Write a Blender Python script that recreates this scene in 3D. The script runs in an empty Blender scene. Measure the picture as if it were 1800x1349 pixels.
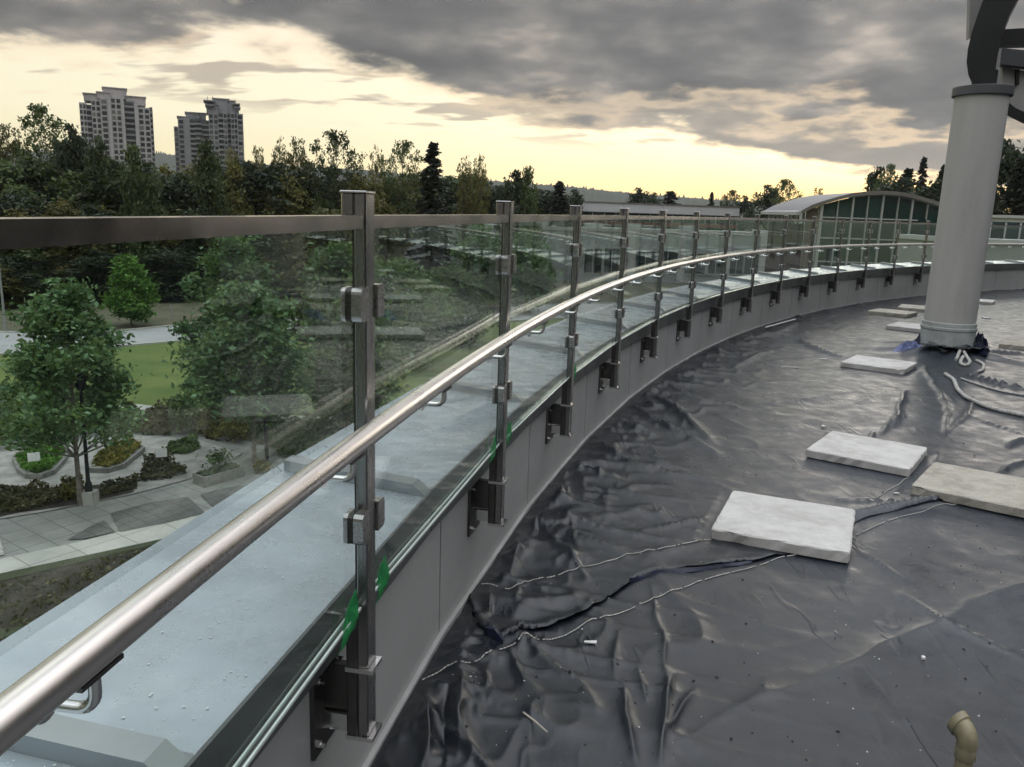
import bpy, math, random
import numpy as np
from mathutils import Matrix, Vector

# ------------------------------------------------------------------ camera
FPX, PITCH, ROLL, EYE = 1441.18, 0.210548, -0.0327508, 1.5
GROUND = -10.5
scene = bpy.context.scene
col = scene.collection
cp, sp, cr, sr = math.cos(PITCH), math.sin(PITCH), math.cos(ROLL), math.sin(ROLL)
Rv, Uv, Fv = Vector((1, 0, 0)), Vector((0, sp, cp)), Vector((0, cp, -sp))
R2, U2 = Rv * cr - Uv * sr, Rv * sr + Uv * cr
cam_data = bpy.data.cameras.new('camera')
cam_data.sensor_fit = 'HORIZONTAL'; cam_data.sensor_width = 36.0
cam_data.lens = FPX / 1800 * 36.0
cam_data.clip_start = 0.05; cam_data.clip_end = 20000
cam = bpy.data.objects.new('camera', cam_data); col.objects.link(cam)
M = Matrix.Identity(4)
for i in range(3):
    M[i][0], M[i][1], M[i][2] = R2[i], U2[i], -Fv[i]
M[2][3] = EYE
cam.matrix_world = M
scene.camera = cam

def ray(px, py):
    a, b = (px - 900) / FPX, (674.5 - py) / FPX
    r, u = a * cr + b * sr, -a * sr + b * cr
    return (r, cp + u * sp, -sp + u * cp)
def at_z(px, py, z):                       # a point on a level plane
    d = ray(px, py); t = (z - EYE) / d[2]
    return (d[0] * t, d[1] * t, z)
def at_y(px, py, y):                       # a point at a distance in front
    d = ray(px, py); t = y / d[1]
    return (d[0] * t, y, EYE + d[2] * t)

# ------------------------------------------------------------------ world
SUN = Vector(ray(1625, 318)).normalized()
SUN_EL = math.asin(SUN.z); SUN_AZ = math.atan2(SUN.x, SUN.y)
world = bpy.data.worlds.new('World'); scene.world = world; world.use_nodes = True
wt = world.node_tree; wt.nodes.clear()
class NT:
    def __init__(s, t): s.t = t
    def n(s, kind, **kw):
        nd = s.t.nodes.new(kind)
        for k, v in kw.items(): setattr(nd, k, v)
        return nd
    def put(s, sock, v):
        if hasattr(v, 'is_output'): s.t.links.new(v, sock)
        elif v is not None: sock.default_value = v
    def m(s, op, a, b=None, c=None, clamp=False):
        nd = s.n('ShaderNodeMath', operation=op, use_clamp=clamp)
        for i, v in enumerate((a, b, c)):
            if v is not None: s.put(nd.inputs[i], v)
        return nd.outputs[0]
    def mr(s, v, a, b, c=0.0, d=1.0, smooth=True):
        nd = s.n('ShaderNodeMapRange', interpolation_type='SMOOTHSTEP' if smooth else 'LINEAR')
        s.put(nd.inputs[0], v)
        for i, q in enumerate((a, b, c, d)): s.put(nd.inputs[i + 1], q)
        return nd.outputs[0]
    def mix(s, f, a, b, blend='MIX'):
        nd = s.n('ShaderNodeMix', data_type='RGBA', blend_type=blend)
        s.put(nd.inputs[0], f)
        for k, v in ((6, a), (7, b)):
            if isinstance(v, tuple) and len(v) == 3: v = v + (1,)
            s.put(nd.inputs[k], v)
        return nd.outputs[2]
    def noise(s, vec, scale, detail=4, rough=0.55, dist=0.0, dim='3D'):
        nd = s.n('ShaderNodeTexNoise', noise_dimensions=dim)
        if vec is not None: s.put(nd.inputs['Vector'], vec)
        s.put(nd.inputs['Scale'], scale); s.put(nd.inputs['Detail'], detail)
        s.put(nd.inputs['Roughness'], rough); s.put(nd.inputs['Distortion'], dist)
        return nd.outputs[0]
    def xyz(s, x, y, z):
        nd = s.n('ShaderNodeCombineXYZ')
        for i, v in enumerate((x, y, z)): s.put(nd.inputs[i], v)
        return nd.outputs[0]
    def sep(s, v):
        nd = s.n('ShaderNodeSeparateXYZ'); s.put(nd.inputs[0], v); return nd.outputs
    def ramp(s, f, stops):
        nd = s.n('ShaderNodeValToRGB'); s.put(nd.inputs[0], f)
        e = nd.color_ramp.elements
        while len(e) < len(stops): e.new(0.5)
        for q, (p, c) in zip(e, stops): q.position = p; q.color = tuple(c) + (1,)
        return nd.outputs[0]

W = NT(wt)
tc = W.n('ShaderNodeTexCoord').outputs['Generated']
dx, dy, dz = W.sep(tc)
zc = W.m('MAXIMUM', dz, 0.0)
den = W.m('ADD', zc, 0.02)
px_, py_ = W.m('DIVIDE', dx, den), W.m('DIVIDE', dy, den)
pl = W.xyz(px_, py_, 0.0)
# the edge of the cloud deck, a line across the sky seen from below
def fbm(x, y, scale, det, rough=0.55):
    return W.noise(W.xyz(x, y, 0.0), scale, det, rough, 0.0, '2D')
mu = lambda a, b: W.m('MULTIPLY', a, b)
ad = lambda a, b: W.m('ADD', a, b)
edge = W.m('SUBTRACT', ad(mu(px_, 0.95), 7.6), py_)                                  # pale lower layer, to the right
edge_a = W.m('SUBTRACT', W.m('MINIMUM', ad(mu(px_, 0.62), 6.5), 7.3), py_)            # dark main deck
den2 = ad(zc, 0.19)
qx, qy = W.m('DIVIDE', dx, den2), W.m('DIVIDE', dy, den2)
n_big = fbm(ad(mu(qx, 0.9), 23.1), mu(qy, 0.9), 1.45, 3, 0.5)
n_mid = fbm(ad(qx, 37.9), mu(qy, 1.0), 4.2, 4, 0.55)
n_low = fbm(ad(qx, 13.7), ad(mu(qy, 0.95), 17.0), 2.3, 3, 0.5)
nb, nm_ = mu(W.m('SUBTRACT', n_big, 0.5), 4.6), mu(W.m('SUBTRACT', n_mid, 0.5), 2.4)
mask = W.mr(ad(ad(mu(edge_a, 0.8), nb), nm_), -0.8, 0.8)
mask_b = mu(W.mr(ad(ad(mu(edge, 0.6), mu(nb, 0.35)), mu(nm_, 0.8)), -0.5, 0.5), W.mr(ad(px_, mu(nm_, 0.35)), -0.9, -0.1))
# ragged wisps in the clear strip
n_w = fbm(mu(qx, 0.7), ad(mu(qy, 1.6), 44.0), 3.2, 3)
wisp = mu(mu(W.mr(n_w, 0.52, 0.64), W.mr(edge, -4.5, -0.8)), W.mr(zc, 0.05, 0.10))
# light: brightest round the sun
vd = W.n('ShaderNodeVectorMath', operation='DOT_PRODUCT'); W.put(vd.inputs[0], tc); vd.inputs[1].default_value = SUN
sd = W.m('MAXIMUM', vd.outputs['Value'], 0.0)
glow = W.m('POWER', sd, 8.0); glow2 = W.m('POWER', sd, 90.0)
sky = W.n('ShaderNodeTexSky', sky_type='NISHITA')
sky.sun_disc = False; sky.sun_elevation = SUN_EL; sky.sun_rotation = SUN_AZ
sky.air_density = 1.3; sky.dust_density = 3.0
clear = W.ramp(zc, [(0.0, (1.00, 0.80, 0.38)), (0.035, (1.00, 0.87, 0.50)), (0.09, (0.98, 0.90, 0.64)),
                    (0.2, (0.93, 0.85, 0.69)), (0.45, (0.72, 0.76, 0.80)), (1.0, (0.66, 0.74, 0.84))])
nish = W.mix(1.0, sky.outputs[0], (0.12, 0.12, 0.12), 'MULTIPLY')
clear = W.mix(0.10, clear, nish)
g = ad(ad(1.22, mu(glow, 0.60)), mu(glow2, 0.9))
clear = W.mix(1.0, clear, W.xyz(g, g, g), 'MULTIPLY')
shade = ad(mu(n_mid, 0.32), mu(n_low, 0.68))
cl = W.ramp(shade, [(0.34, (0.118, 0.115, 0.113)), (0.48, (0.165, 0.158, 0.152)), (0.58, (0.245, 0.226, 0.206)), (0.72, (0.54, 0.45, 0.37))])
# an overcast sky is about three times as bright overhead as near the horizon
zen = ad(1.0, mu(W.mr(zc, 0.26, 0.95, 0.0, 1.0, False), 9.0))
zen = ad(zen, mu(glow, 0.35))
cl = W.mix(1.0, cl, W.xyz(mu(zen, ad(1.0, mu(zc, -0.08))), mu(zen, ad(1.0, mu(zc, 0.04))), mu(zen, ad(1.0, mu(zc, 0.20)))), 'MULTIPLY')
thin = W.mr(mask, 0.25, 1.0)
rim = W.mix(0.6, clear, (0.92, 0.60, 0.34))
cl2 = W.mix(thin, rim, cl)
gold = mu(W.m('POWER', sd, 14.0), W.mr(zc, 0.015, 0.075, 1.0, 0.0))
clear = W.mix(mu(gold, 0.75), clear, (1.85, 1.18, 0.36))
skyc = W.mix(mu(wisp, 0.7), clear, W.mix(0.4, (0.50, 0.38, 0.30), cl))
cl_b = W.mix(W.mr(mask_b, 0.2, 1.0), rim, W.mix(0.55, W.mix(1.0, cl, (1.25, 1.2, 1.12), 'MULTIPLY'), (0.44, 0.39, 0.33)))
skyc = W.mix(mask_b, skyc, cl_b)
skyc = W.mix(mask, skyc, cl2)
bg = W.n('ShaderNodeBackground'); W.put(bg.inputs[0], skyc); bg.inputs[1].default_value = 1.0
wo = W.n('ShaderNodeOutputWorld'); wt.links.new(bg.outputs[0], wo.inputs[0])

sun_data = bpy.data.lights.new('sun', 'SUN'); sun_data.energy = 0.5; sun_data.angle = math.radians(25)
sun_data.color = (1.0, 0.92, 0.82)
sun = bpy.data.objects.new('sun', sun_data); col.objects.link(sun)
sun.rotation_euler = (-SUN).to_track_quat('-Z', 'Y').to_euler()
scene.view_settings.view_transform = 'Standard'; scene.view_settings.look = 'None'
scene.view_settings.exposure = 0.0; scene.view_settings.gamma = 1.0
scene.view_settings.use_curve_mapping = False
scene.render.engine = 'CYCLES'
scene.cycles.use_denoising = True
scene.cycles.transparent_max_bounces = 40
scene.cycles.max_bounces = 6; scene.cycles.diffuse_bounces = 3; scene.cycles.glossy_bounces = 4
scene.cycles.use_adaptive_sampling = True; scene.cycles.adaptive_threshold = 0.03
scene.cycles.volume_bounces = 1
scene.cycles.caustics_reflective = False; scene.cycles.caustics_refractive = False

# ------------------------------------------------------------------ materials
def mat(name, color=(0.5, 0.5, 0.5), rough=0.6, metal=0.0, spec=0.5, var=0.0, vscale=4.0, color2=None,
        bump=0.0, bscale=40.0, stretch=None, detail=5, rvar=0.0, translucent=0.0, obj_rand=0.0, islands=0.0):
    m = bpy.data.materials.new(name); m.use_nodes = True
    t = m.node_tree; N = NT(t); b = t.nodes['Principled BSDF']
    b.inputs['Roughness'].default_value = rough; b.inputs['Metallic'].default_value = metal
    b.inputs['Specular IOR Level'].default_value = spec
    tcn = N.n('ShaderNodeTexCoord').outputs['Object']
    if stretch:
        mp = N.n('ShaderNodeMapping'); N.put(mp.inputs[0], tcn); mp.inputs['Scale'].default_value = stretch; tcn = mp.outputs[0]
    c = color + (1,)
    if var or color2:
        c2 = color2 if color2 else tuple(min(1, q * (1 + var)) for q in color)
        c1 = color if color2 else tuple(q * (1 - var) for q in color)
        nz = N.noise(tcn, vscale, detail, 0.6)
        c = N.mix(N.mr(nz, 0.32, 0.68), c1, c2)
    if islands:
        f = N.mr(N.n('ShaderNodeNewGeometry').outputs['Random Per Island'], 0, 1, 1 - islands, 1 + islands, False)
        c = N.mix(1.0, c, N.xyz(f, f, N.m('MULTIPLY', f, f)), 'MULTIPLY')
    if obj_rand:
        oi = N.n('ShaderNodeObjectInfo').outputs['Random']
        f = N.mr(oi, 0, 1, 1 - obj_rand, 1 + obj_rand, False)
        c = N.mix(1.0, c, N.xyz(f, f, f), 'MULTIPLY')
    N.put(b.inputs['Base Color'], c)
    if rvar:
        N.put(b.inputs['Roughness'], N.mr(N.noise(tcn, vscale * 2.3, 5, 0.65), 0.3, 0.7, max(0.02, rough - rvar), min(1, rough + rvar)))
    if bump:
        bp = N.n('ShaderNodeBump'); bp.inputs['Strength'].default_value = bump; bp.inputs['Distance'].default_value = 0.02
        N.put(bp.inputs['Height'], N.noise(tcn, bscale, 6, 0.65)); t.links.new(bp.outputs[0], b.inputs['Normal'])
    if translucent:
        tr = N.n('ShaderNodeBsdfTranslucent'); N.put(tr.inputs[0], c)
        ms = N.n('ShaderNodeMixShader'); ms.inputs[0].default_value = translucent
        out = [n for n in t.nodes if n.type == 'OUTPUT_MATERIAL'][0]
        t.links.new(b.outputs[0], ms.inputs[1]); t.links.new(tr.outputs[0], ms.inputs[2]); t.links.new(ms.outputs[0], out.inputs[0])
    return m

def glass_mat(name, tint, base=0.019, power=5.0, rough=0.0):
    m = bpy.data.materials.new(name); m.use_nodes = True
    t = m.node_tree; t.nodes.clear(); N = NT(t)
    lw = N.n('ShaderNodeLayerWeight'); lw.inputs[0].default_value = 0.5
    fac = N.m('ADD', N.m('MULTIPLY', N.m('POWER', lw.outputs['Facing'], power), 1 - base), base)
    tr = N.n('ShaderNodeBsdfTransparent'); tr.inputs[0].default_value = tint + (1,)
    gl = N.n('ShaderNodeBsdfGlossy'); gl.inputs['Color'].default_value = (0.92, 0.97, 0.94, 1); gl.inputs['Roughness'].default_value = rough
    ms = N.n('ShaderNodeMixShader'); N.put(ms.inputs[0], fac)
    t.links.new(tr.outputs[0], ms.inputs[1]); t.links.new(gl.outputs[0], ms.inputs[2])
    o = N.n('ShaderNodeOutputMaterial'); t.links.new(ms.outputs[0], o.inputs[0])
    return m

MT = {}
MT['steel'] = mat('brushed_steel', (0.30, 0.292, 0.285), 0.24, 1.0, var=0.08, vscale=3, stretch=(9, 9, 0.5), rvar=0.06)
MT['steel_rail'] = mat('satin_steel_tube', (0.84, 0.79, 0.75), 0.30, 1.0, var=0.04, vscale=5, rvar=0.04)
MT['steel_top'] = mat('satin_steel_bar', (0.36, 0.335, 0.315), 0.22, 1.0, var=0.05, vscale=2, rvar=0.05)
MT['steel_bright'] = mat('polished_steel', (0.72, 0.71, 0.70), 0.16, 1.0, rvar=0.06, vscale=20)
MT['steel_clamp'] = mat('satin_clamp_steel', (0.42, 0.41, 0.40), 0.28, 1.0, rvar=0.06, vscale=20)
MT['steel_dark'] = mat('grey_brown_steel', (0.14, 0.135, 0.13), 0.38, 1.0, var=0.12, vscale=6, rvar=0.08)
MT['rubber'] = mat('black_rubber', (0.015, 0.015, 0.015), 0.7)
MT['glass'] = glass_mat('guard_glass', (0.93, 0.965, 0.947))
MT['edge_glint'] = mat('glass_edge_glint', (0.62, 0.70, 0.66), 0.15, spec=0.8, var=0.1, vscale=9)
MT['tape'] = mat('green_tape', (0.006, 0.22, 0.055), 0.55, var=0.25, vscale=40, bump=0.3, bscale=90)
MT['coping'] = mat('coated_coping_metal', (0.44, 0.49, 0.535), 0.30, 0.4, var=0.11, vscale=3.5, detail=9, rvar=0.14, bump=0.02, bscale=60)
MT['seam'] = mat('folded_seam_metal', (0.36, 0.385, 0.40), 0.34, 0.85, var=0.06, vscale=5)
MT['coping_face_shaded'] = mat('coping_metal_shaded', (0.10, 0.105, 0.105), 0.42, 0.2, var=0.12, vscale=3)  # coping metal darkened: the dark reflections on its drip face put into the colour
MT['fascia'] = mat('grey_fascia_metal', (0.42, 0.425, 0.415), 0.46, 0.1, var=0.07, vscale=1.6, rvar=0.08)
MT['trim'] = mat('pale_base_trim', (0.55, 0.55, 0.54), 0.45, 0.3, var=0.1, vscale=6)
MT['conc_base'] = mat('column_base_coating', (0.37, 0.395, 0.38), 0.6, var=0.18, vscale=5, bump=0.15, bscale=25)
MT['dark_steel'] = mat('charcoal_painted_steel', (0.012, 0.013, 0.013), 0.5, 0.0, var=0.2, vscale=3)
MT['mid_steel'] = mat('grey_painted_steel', (0.085, 0.09, 0.095), 0.5, var=0.1, vscale=3)
MT['pale_panel'] = mat('pale_painted_panel', (0.36, 0.36, 0.345), 0.6, var=0.12, vscale=2)
MT['pvc'] = mat('weathered_beige_pvc', (0.25, 0.22, 0.14), 0.42, var=0.22, vscale=14, bump=0.08, bscale=50)
MT['tape_clear'] = mat('torn_pale_tape', (0.45, 0.44, 0.38), 0.4, var=0.3, vscale=40)
MT['rope'] = mat('dirty_white_rope', (0.48, 0.47, 0.44), 0.9, var=0.3, vscale=60, bump=0.6, bscale=180)
MT['blue_tarp'] = mat('blue_tarp', (0.014, 0.020, 0.055), 0.42, color2=(0.007, 0.009, 0.022), vscale=14, bump=0.4, bscale=35)
MT['blue_pale'] = mat('faded_blue_tarp', (0.10, 0.13, 0.28), 0.5, color2=(0.22, 0.25, 0.42), vscale=22, bump=0.4, bscale=35)
MT['scrap'] = mat('white_scrap', (0.7, 0.7, 0.68), 0.6, var=0.1, vscale=30)
MT['twig'] = mat('dry_twig', (0.46, 0.42, 0.35), 0.7, var=0.2, vscale=30)
MT['dirt'] = mat('dirt_bit', (0.025, 0.022, 0.018), 0.9)
MT['stitch'] = mat('white_stitch', (0.52, 0.50, 0.46), 0.8, var=0.3, vscale=35)

def worn(name, a, b, stain, rough=0.85, sc=7.0, stretch=(1, 1, 1), bump=0.3, bs=60, pits=0.5, spot=0.62):
    m = bpy.data.materials.new(name); m.use_nodes = True
    t = m.node_tree; N = NT(t); bs_ = t.nodes['Principled BSDF']; bs_.inputs['Roughness'].default_value = rough; bs_.inputs['Specular IOR Level'].default_value = 0.3
    co = N.n('ShaderNodeTexCoord').outputs['Object']; mp = N.n('ShaderNodeMapping'); N.put(mp.inputs[0], co); mp.inputs['Scale'].default_value = stretch
    oi = N.n('ShaderNodeObjectInfo').outputs['Random']; N.put(mp.inputs['Location'], N.xyz(N.m('MULTIPLY', oi, 37.0), N.m('MULTIPLY', oi, 91.0), 0.0)); v = mp.outputs[0]
    c = N.mix(N.mr(N.noise(v, sc, 8, 0.65), 0.3, 0.7), a, b)
    c = N.mix(N.m('MULTIPLY', N.mr(N.noise(v, sc * 0.45, 7, 0.7), spot - 0.12, spot + 0.12), 0.75), c, stain)
    pit = N.mr(N.noise(v, 130.0, 3, 0.6), 0.63, 0.70); c = N.mix(N.m('MULTIPLY', pit, pits), c, tuple(q * 0.45 for q in stain))
    N.put(bs_.inputs['Base Color'], c)
    bp = N.n('ShaderNodeBump'); bp.inputs['Strength'].default_value = bump; bp.inputs['Distance'].default_value = 0.006
    N.put(bp.inputs['Height'], N.m('SUBTRACT', N.noise(v, bs, 6, 0.7), N.m('MULTIPLY', pit, 0.5))); t.links.new(bp.outputs[0], bs_.inputs['Normal'])
    return m
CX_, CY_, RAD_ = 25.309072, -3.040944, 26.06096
def tarp_mat():
    m = bpy.data.materials.new('black_poly_tarp'); m.use_nodes = True
    t = m.node_tree; N = NT(t); b = t.nodes['Principled BSDF']
    co = N.n('ShaderNodeTexCoord').outputs['Object']
    n1 = N.noise(co, 0.8, 6, 0.62); n2 = N.noise(co, 7.0, 6, 0.7); n3 = N.noise(co, 55.0, 4, 0.7)
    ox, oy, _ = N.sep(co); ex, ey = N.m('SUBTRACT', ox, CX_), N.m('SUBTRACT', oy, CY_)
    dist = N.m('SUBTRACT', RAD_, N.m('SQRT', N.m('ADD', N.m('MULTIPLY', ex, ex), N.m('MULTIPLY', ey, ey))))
    off_wall = N.mr(N.m('ADD', dist, N.m('MULTIPLY', N.m('SUBTRACT', n1, 0.5), 2.0)), 0.5, 2.1)
    c = N.mix(off_wall, (0.006, 0.009, 0.014), N.mix(N.mr(n1, 0.3, 0.72), (0.015, 0.021, 0.029), (0.029, 0.038, 0.050)))  # base colour darker near the parapet, paler further out
    c = N.mix(N.m('MULTIPLY', N.mr(n2, 0.52, 0.75), 0.36), c, (0.045, 0.053, 0.063))
    c = N.mix(N.m('MULTIPLY', N.mr(n3, 0.66, 0.80), 0.5), c, (0.12, 0.12, 0.115))
    N.put(b.inputs['Base Color'], c)
    r = N.mr(n2, 0.3, 0.7, 0.26, 0.46); N.put(b.inputs['Roughness'], r)
    b.inputs['Specular IOR Level'].default_value = 0.65
    def ridged(sc, det, rot):
        mp = N.n('ShaderNodeMapping'); N.put(mp.inputs[0], co); mp.inputs['Rotation'].default_value = (0, 0, rot); mp.inputs['Scale'].default_value = (1, 0.22, 1)
        v = N.m('ABSOLUTE', N.m('SUBTRACT', N.noise(mp.outputs[0], sc, det, 0.55, 0.5), 0.5))
        return N.mr(v, 0.0, 0.035, 1.0, 0.0)
    patch = N.mr(N.noise(co, 1.1, 3), 0.50, 0.68)
    h = N.m('ADD', N.m('MULTIPLY', N.m('MULTIPLY', ridged(4.0, 3, 0.5), patch), 0.50), N.m('MULTIPLY', N.noise(co, 16.0, 6, 0.62, 0.4), 0.20))
    h = N.m('ADD', h, N.m('MULTIPLY', N.m('MULTIPLY', ridged(9.0, 2, 2.0), N.mr(n1, 0.50, 0.68)), 0.08))
    bp = N.n('ShaderNodeBump'); bp.inputs['Strength'].default_value = 0.55; bp.inputs['Distance'].default_value = 0.012
    N.put(bp.inputs['Height'], h); t.links.new(bp.outputs[0], b.inputs['Normal'])
    return m
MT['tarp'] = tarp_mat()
MT['concrete'] = worn('concrete_column_paint', (0.42, 0.42, 0.395), (0.48, 0.48, 0.45), (0.28, 0.275, 0.25), 0.7, 2.6, (1, 1, 0.16), 0.15, 26, 0.2, 0.57)
MT['paver_white'] = worn('pale_concrete_paver', (0.50, 0.485, 0.465), (0.63, 0.615, 0.59), (0.38, 0.36, 0.33), stretch=(1, 1.2, 1), spot=0.58)
MT['paver_beige'] = worn('beige_concrete_paver', (0.40, 0.375, 0.315), (0.50, 0.475, 0.41), (0.28, 0.255, 0.21), 0.9, 9.0, bump=0.8, bs=80, pits=0.9, spot=0.56)
MT['speck'] = mat('white_fleck', (0.75, 0.75, 0.75), 0.7)

# foliage
def leaf(name, a, b, rnd=0.25, tr=0.35):
    return mat(name, a, 0.55, color2=b, vscale=0.9, translucent=tr, obj_rand=rnd, spec=0.3, detail=3, islands=0.5)
MT['leaf_wood'] = leaf('wood_leaves', (0.043, 0.073, 0.026), (0.130, 0.162, 0.057), 0.4)
MT['leaf_olive'] = leaf('olive_leaves', (0.088, 0.101, 0.027), (0.195, 0.176, 0.055), 0.3)
MT['leaf_dark'] = leaf('dark_leaves', (0.028, 0.045, 0.023), (0.069, 0.089, 0.041), 0.3)
MT['leaf_maple'] = leaf('maple_leaves', (0.065, 0.131, 0.043), (0.186, 0.294, 0.109), 0.1)
MT['leaf_bright'] = leaf('bright_leaves', (0.069, 0.163, 0.022), (0.138, 0.275, 0.044), 0.1)
MT['leaf_conifer'] = leaf('conifer_needles', (0.013, 0.020, 0.010), (0.03, 0.038, 0.018), 0.2, 0.15)
MT['leaf_shrub'] = leaf('shrub_leaves', (0.063, 0.115, 0.038), (0.158, 0.231, 0.074), 0.25)
MT['leaf_yellow'] = leaf('yellow_shrub_leaves', (0.12, 0.12, 0.02), (0.24, 0.22, 0.045), 0.2)
MT['leaf_brown'] = leaf('brown_shrub_leaves', (0.065, 0.075, 0.028), (0.15, 0.14, 0.055), 0.2)
MT['bark'] = mat('bark', (0.055, 0.045, 0.036), 0.9, var=0.4, vscale=8, bump=0.5, bscale=20)
MT['bark_pale'] = mat('pale_bark', (0.20, 0.18, 0.15), 0.9, var=0.4, vscale=6, bump=0.5, bscale=20)
MT['ground'] = mat('far_ground', (0.035, 0.05, 0.02), 0.95, color2=(0.07, 0.075, 0.04), vscale=0.05)
MT['lawn'] = mat('lawn', (0.075, 0.125, 0.022), 0.95, color2=(0.135, 0.175, 0.04), vscale=0.22, detail=9, bump=0.4, bscale=6)
MT['road'] = mat('asphalt_road', (0.34, 0.345, 0.345), 0.9, var=0.10, vscale=0.3, detail=8)
def paving(name, a, b, w, hgt, ang):
    m = bpy.data.materials.new(name); m.use_nodes = True; t = m.node_tree; N = NT(t); bs_ = t.nodes['Principled BSDF']; bs_.inputs['Roughness'].default_value = 0.9
    co = N.n('ShaderNodeTexCoord').outputs['Object']; mp = N.n('ShaderNodeMapping'); N.put(mp.inputs[0], co); mp.inputs['Rotation'].default_value = (0, 0, ang)
    br = N.n('ShaderNodeTexBrick'); N.put(br.inputs['Vector'], mp.outputs[0]); br.inputs['Scale'].default_value = 1.0; br.inputs['Brick Width'].default_value = w; br.inputs['Row Height'].default_value = hgt
    br.inputs['Mortar Size'].default_value = 0.025; br.inputs['Color1'].default_value = (1, 1, 1, 1); br.inputs['Color2'].default_value = (.86, .86, .86, 1); br.inputs['Mortar'].default_value = (.55, .55, .55, 1); br.offset = 0.0
    c = N.mix(N.mr(N.noise(co, 0.6, 10, 0.65), 0.3, 0.7), a, b); c = N.mix(1.0, c, br.outputs[0], 'MULTIPLY')
    c = N.mix(N.m('MULTIPLY', N.mr(N.noise(co, 0.25, 6, 0.7), 0.5, 0.7), 0.4), c, tuple(q * 0.55 for q in a))
    N.put(bs_.inputs['Base Color'], c); return m
MT['path'] = paving('pale_concrete_path', (0.42, 0.42, 0.385), (0.54, 0.54, 0.49), 1.6, 1.6, 0.62)
MT['plaza'] = paving('grey_paving', (0.24, 0.25, 0.235), (0.33, 0.34, 0.31), 0.9, 0.9, 0.62)
MT['plaza_dark'] = paving('dark_paving', (0.115, 0.12, 0.11), (0.165, 0.17, 0.155), 0.6, 0.6, 0.62)
MT['gravel'] = mat('gravel', (0.24, 0.24, 0.22), 0.95, color2=(0.40, 0.385, 0.36), vscale=1.3, detail=12, bump=0.7, bscale=14)
MT['mulch'] = mat('mulch_bed', (0.022, 0.018, 0.012), 0.95, color2=(0.05, 0.042, 0.03), vscale=2.0, detail=10, bump=0.8, bscale=10)
MT['verge'] = mat('rough_verge', (0.07, 0.075, 0.04), 0.95, color2=(0.13, 0.12, 0.075), vscale=0.5, detail=10)
MT['stone'] = mat('kerb_stone', (0.24, 0.24, 0.22), 0.9, var=0.2, vscale=5, bump=0.3, bscale=20)
MT['paint_black'] = mat('black_pole_paint', (0.012, 0.012, 0.013), 0.4)
MT['galv'] = mat('galvanised_pole', (0.33, 0.34, 0.33), 0.5, 0.4)
MT['hill'] = mat('wooded_hill', (0.018, 0.026, 0.014), 0.95, color2=(0.035, 0.045, 0.022), vscale=0.02, detail=10)
# buildings
MT['t_wall'] = mat('tower_concrete', (0.48, 0.465, 0.45), 0.8, var=0.06, vscale=0.15)
MT['t_wall2'] = mat('tower_grey_concrete', (0.30, 0.30, 0.305), 0.8, var=0.10, vscale=0.15)
MT['t_top'] = mat('tower_mauve_concrete', (0.42, 0.385, 0.38), 0.8, var=0.06, vscale=0.2)
MT['t_dark'] = mat('tower_recess_wall', (0.12, 0.125, 0.125), 0.8, var=0.1, vscale=0.3)
MT['t_win'] = mat('tower_window_glass', (0.02, 0.024, 0.028), 0.12, spec=0.6)
_N = NT(MT['t_win'].node_tree); _oi = _N.n('ShaderNodeObjectInfo').outputs['Random']
_N.put(MT['t_win'].node_tree.nodes['Principled BSDF'].inputs['Base Color'], _N.ramp(_oi, [(0.0, (0.012, 0.014, 0.016)), (0.45, (0.03, 0.034, 0.038)), (0.72, (0.07, 0.072, 0.072)), (1.0, (0.20, 0.195, 0.18))]))
MT['b_wall'] = mat('pale_blue_render', (0.36, 0.39, 0.40), 0.8, var=0.06, vscale=0.2)
MT['b_white'] = mat('white_fascia_panels', (0.50, 0.50, 0.50), 0.7, var=0.05, vscale=0.2)
MT['b_roof'] = mat('flat_roof_membrane', (0.33, 0.34, 0.33), 0.9, var=0.12, vscale=0.15)
MT['b_glass'] = mat('dark_teal_window_glass', (0.015, 0.035, 0.036), 0.08, spec=0.7, obj_rand=0.4)
MT['b_green'] = mat('green_glazing', (0.022, 0.052, 0.044), 0.05, spec=0.4, obj_rand=0.45)
MT['b_red'] = mat('dull_red_band', (0.22, 0.06, 0.05), 0.7, var=0.1, vscale=0.4)
MT['v_roof'] = mat('grey_vault_roof', (0.22, 0.22, 0.225), 0.5, 0.2, var=0.06, vscale=0.3)
MT['v_edge'] = mat('brown_roof_edge', (0.16, 0.145, 0.13), 0.6, var=0.1, vscale=0.3)
MT['pav_glass'] = mat('dark_pavilion_glass', (0.012, 0.015, 0.016), 0.06, spec=0.5)
MT['white_frame'] = mat('white_mullion_paint', (0.40, 0.41, 0.40), 0.5, var=0.04, vscale=1)
MT['brick'] = mat('brown_wall', (0.14, 0.105, 0.085), 0.9, var=0.15, vscale=1.2)

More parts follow.
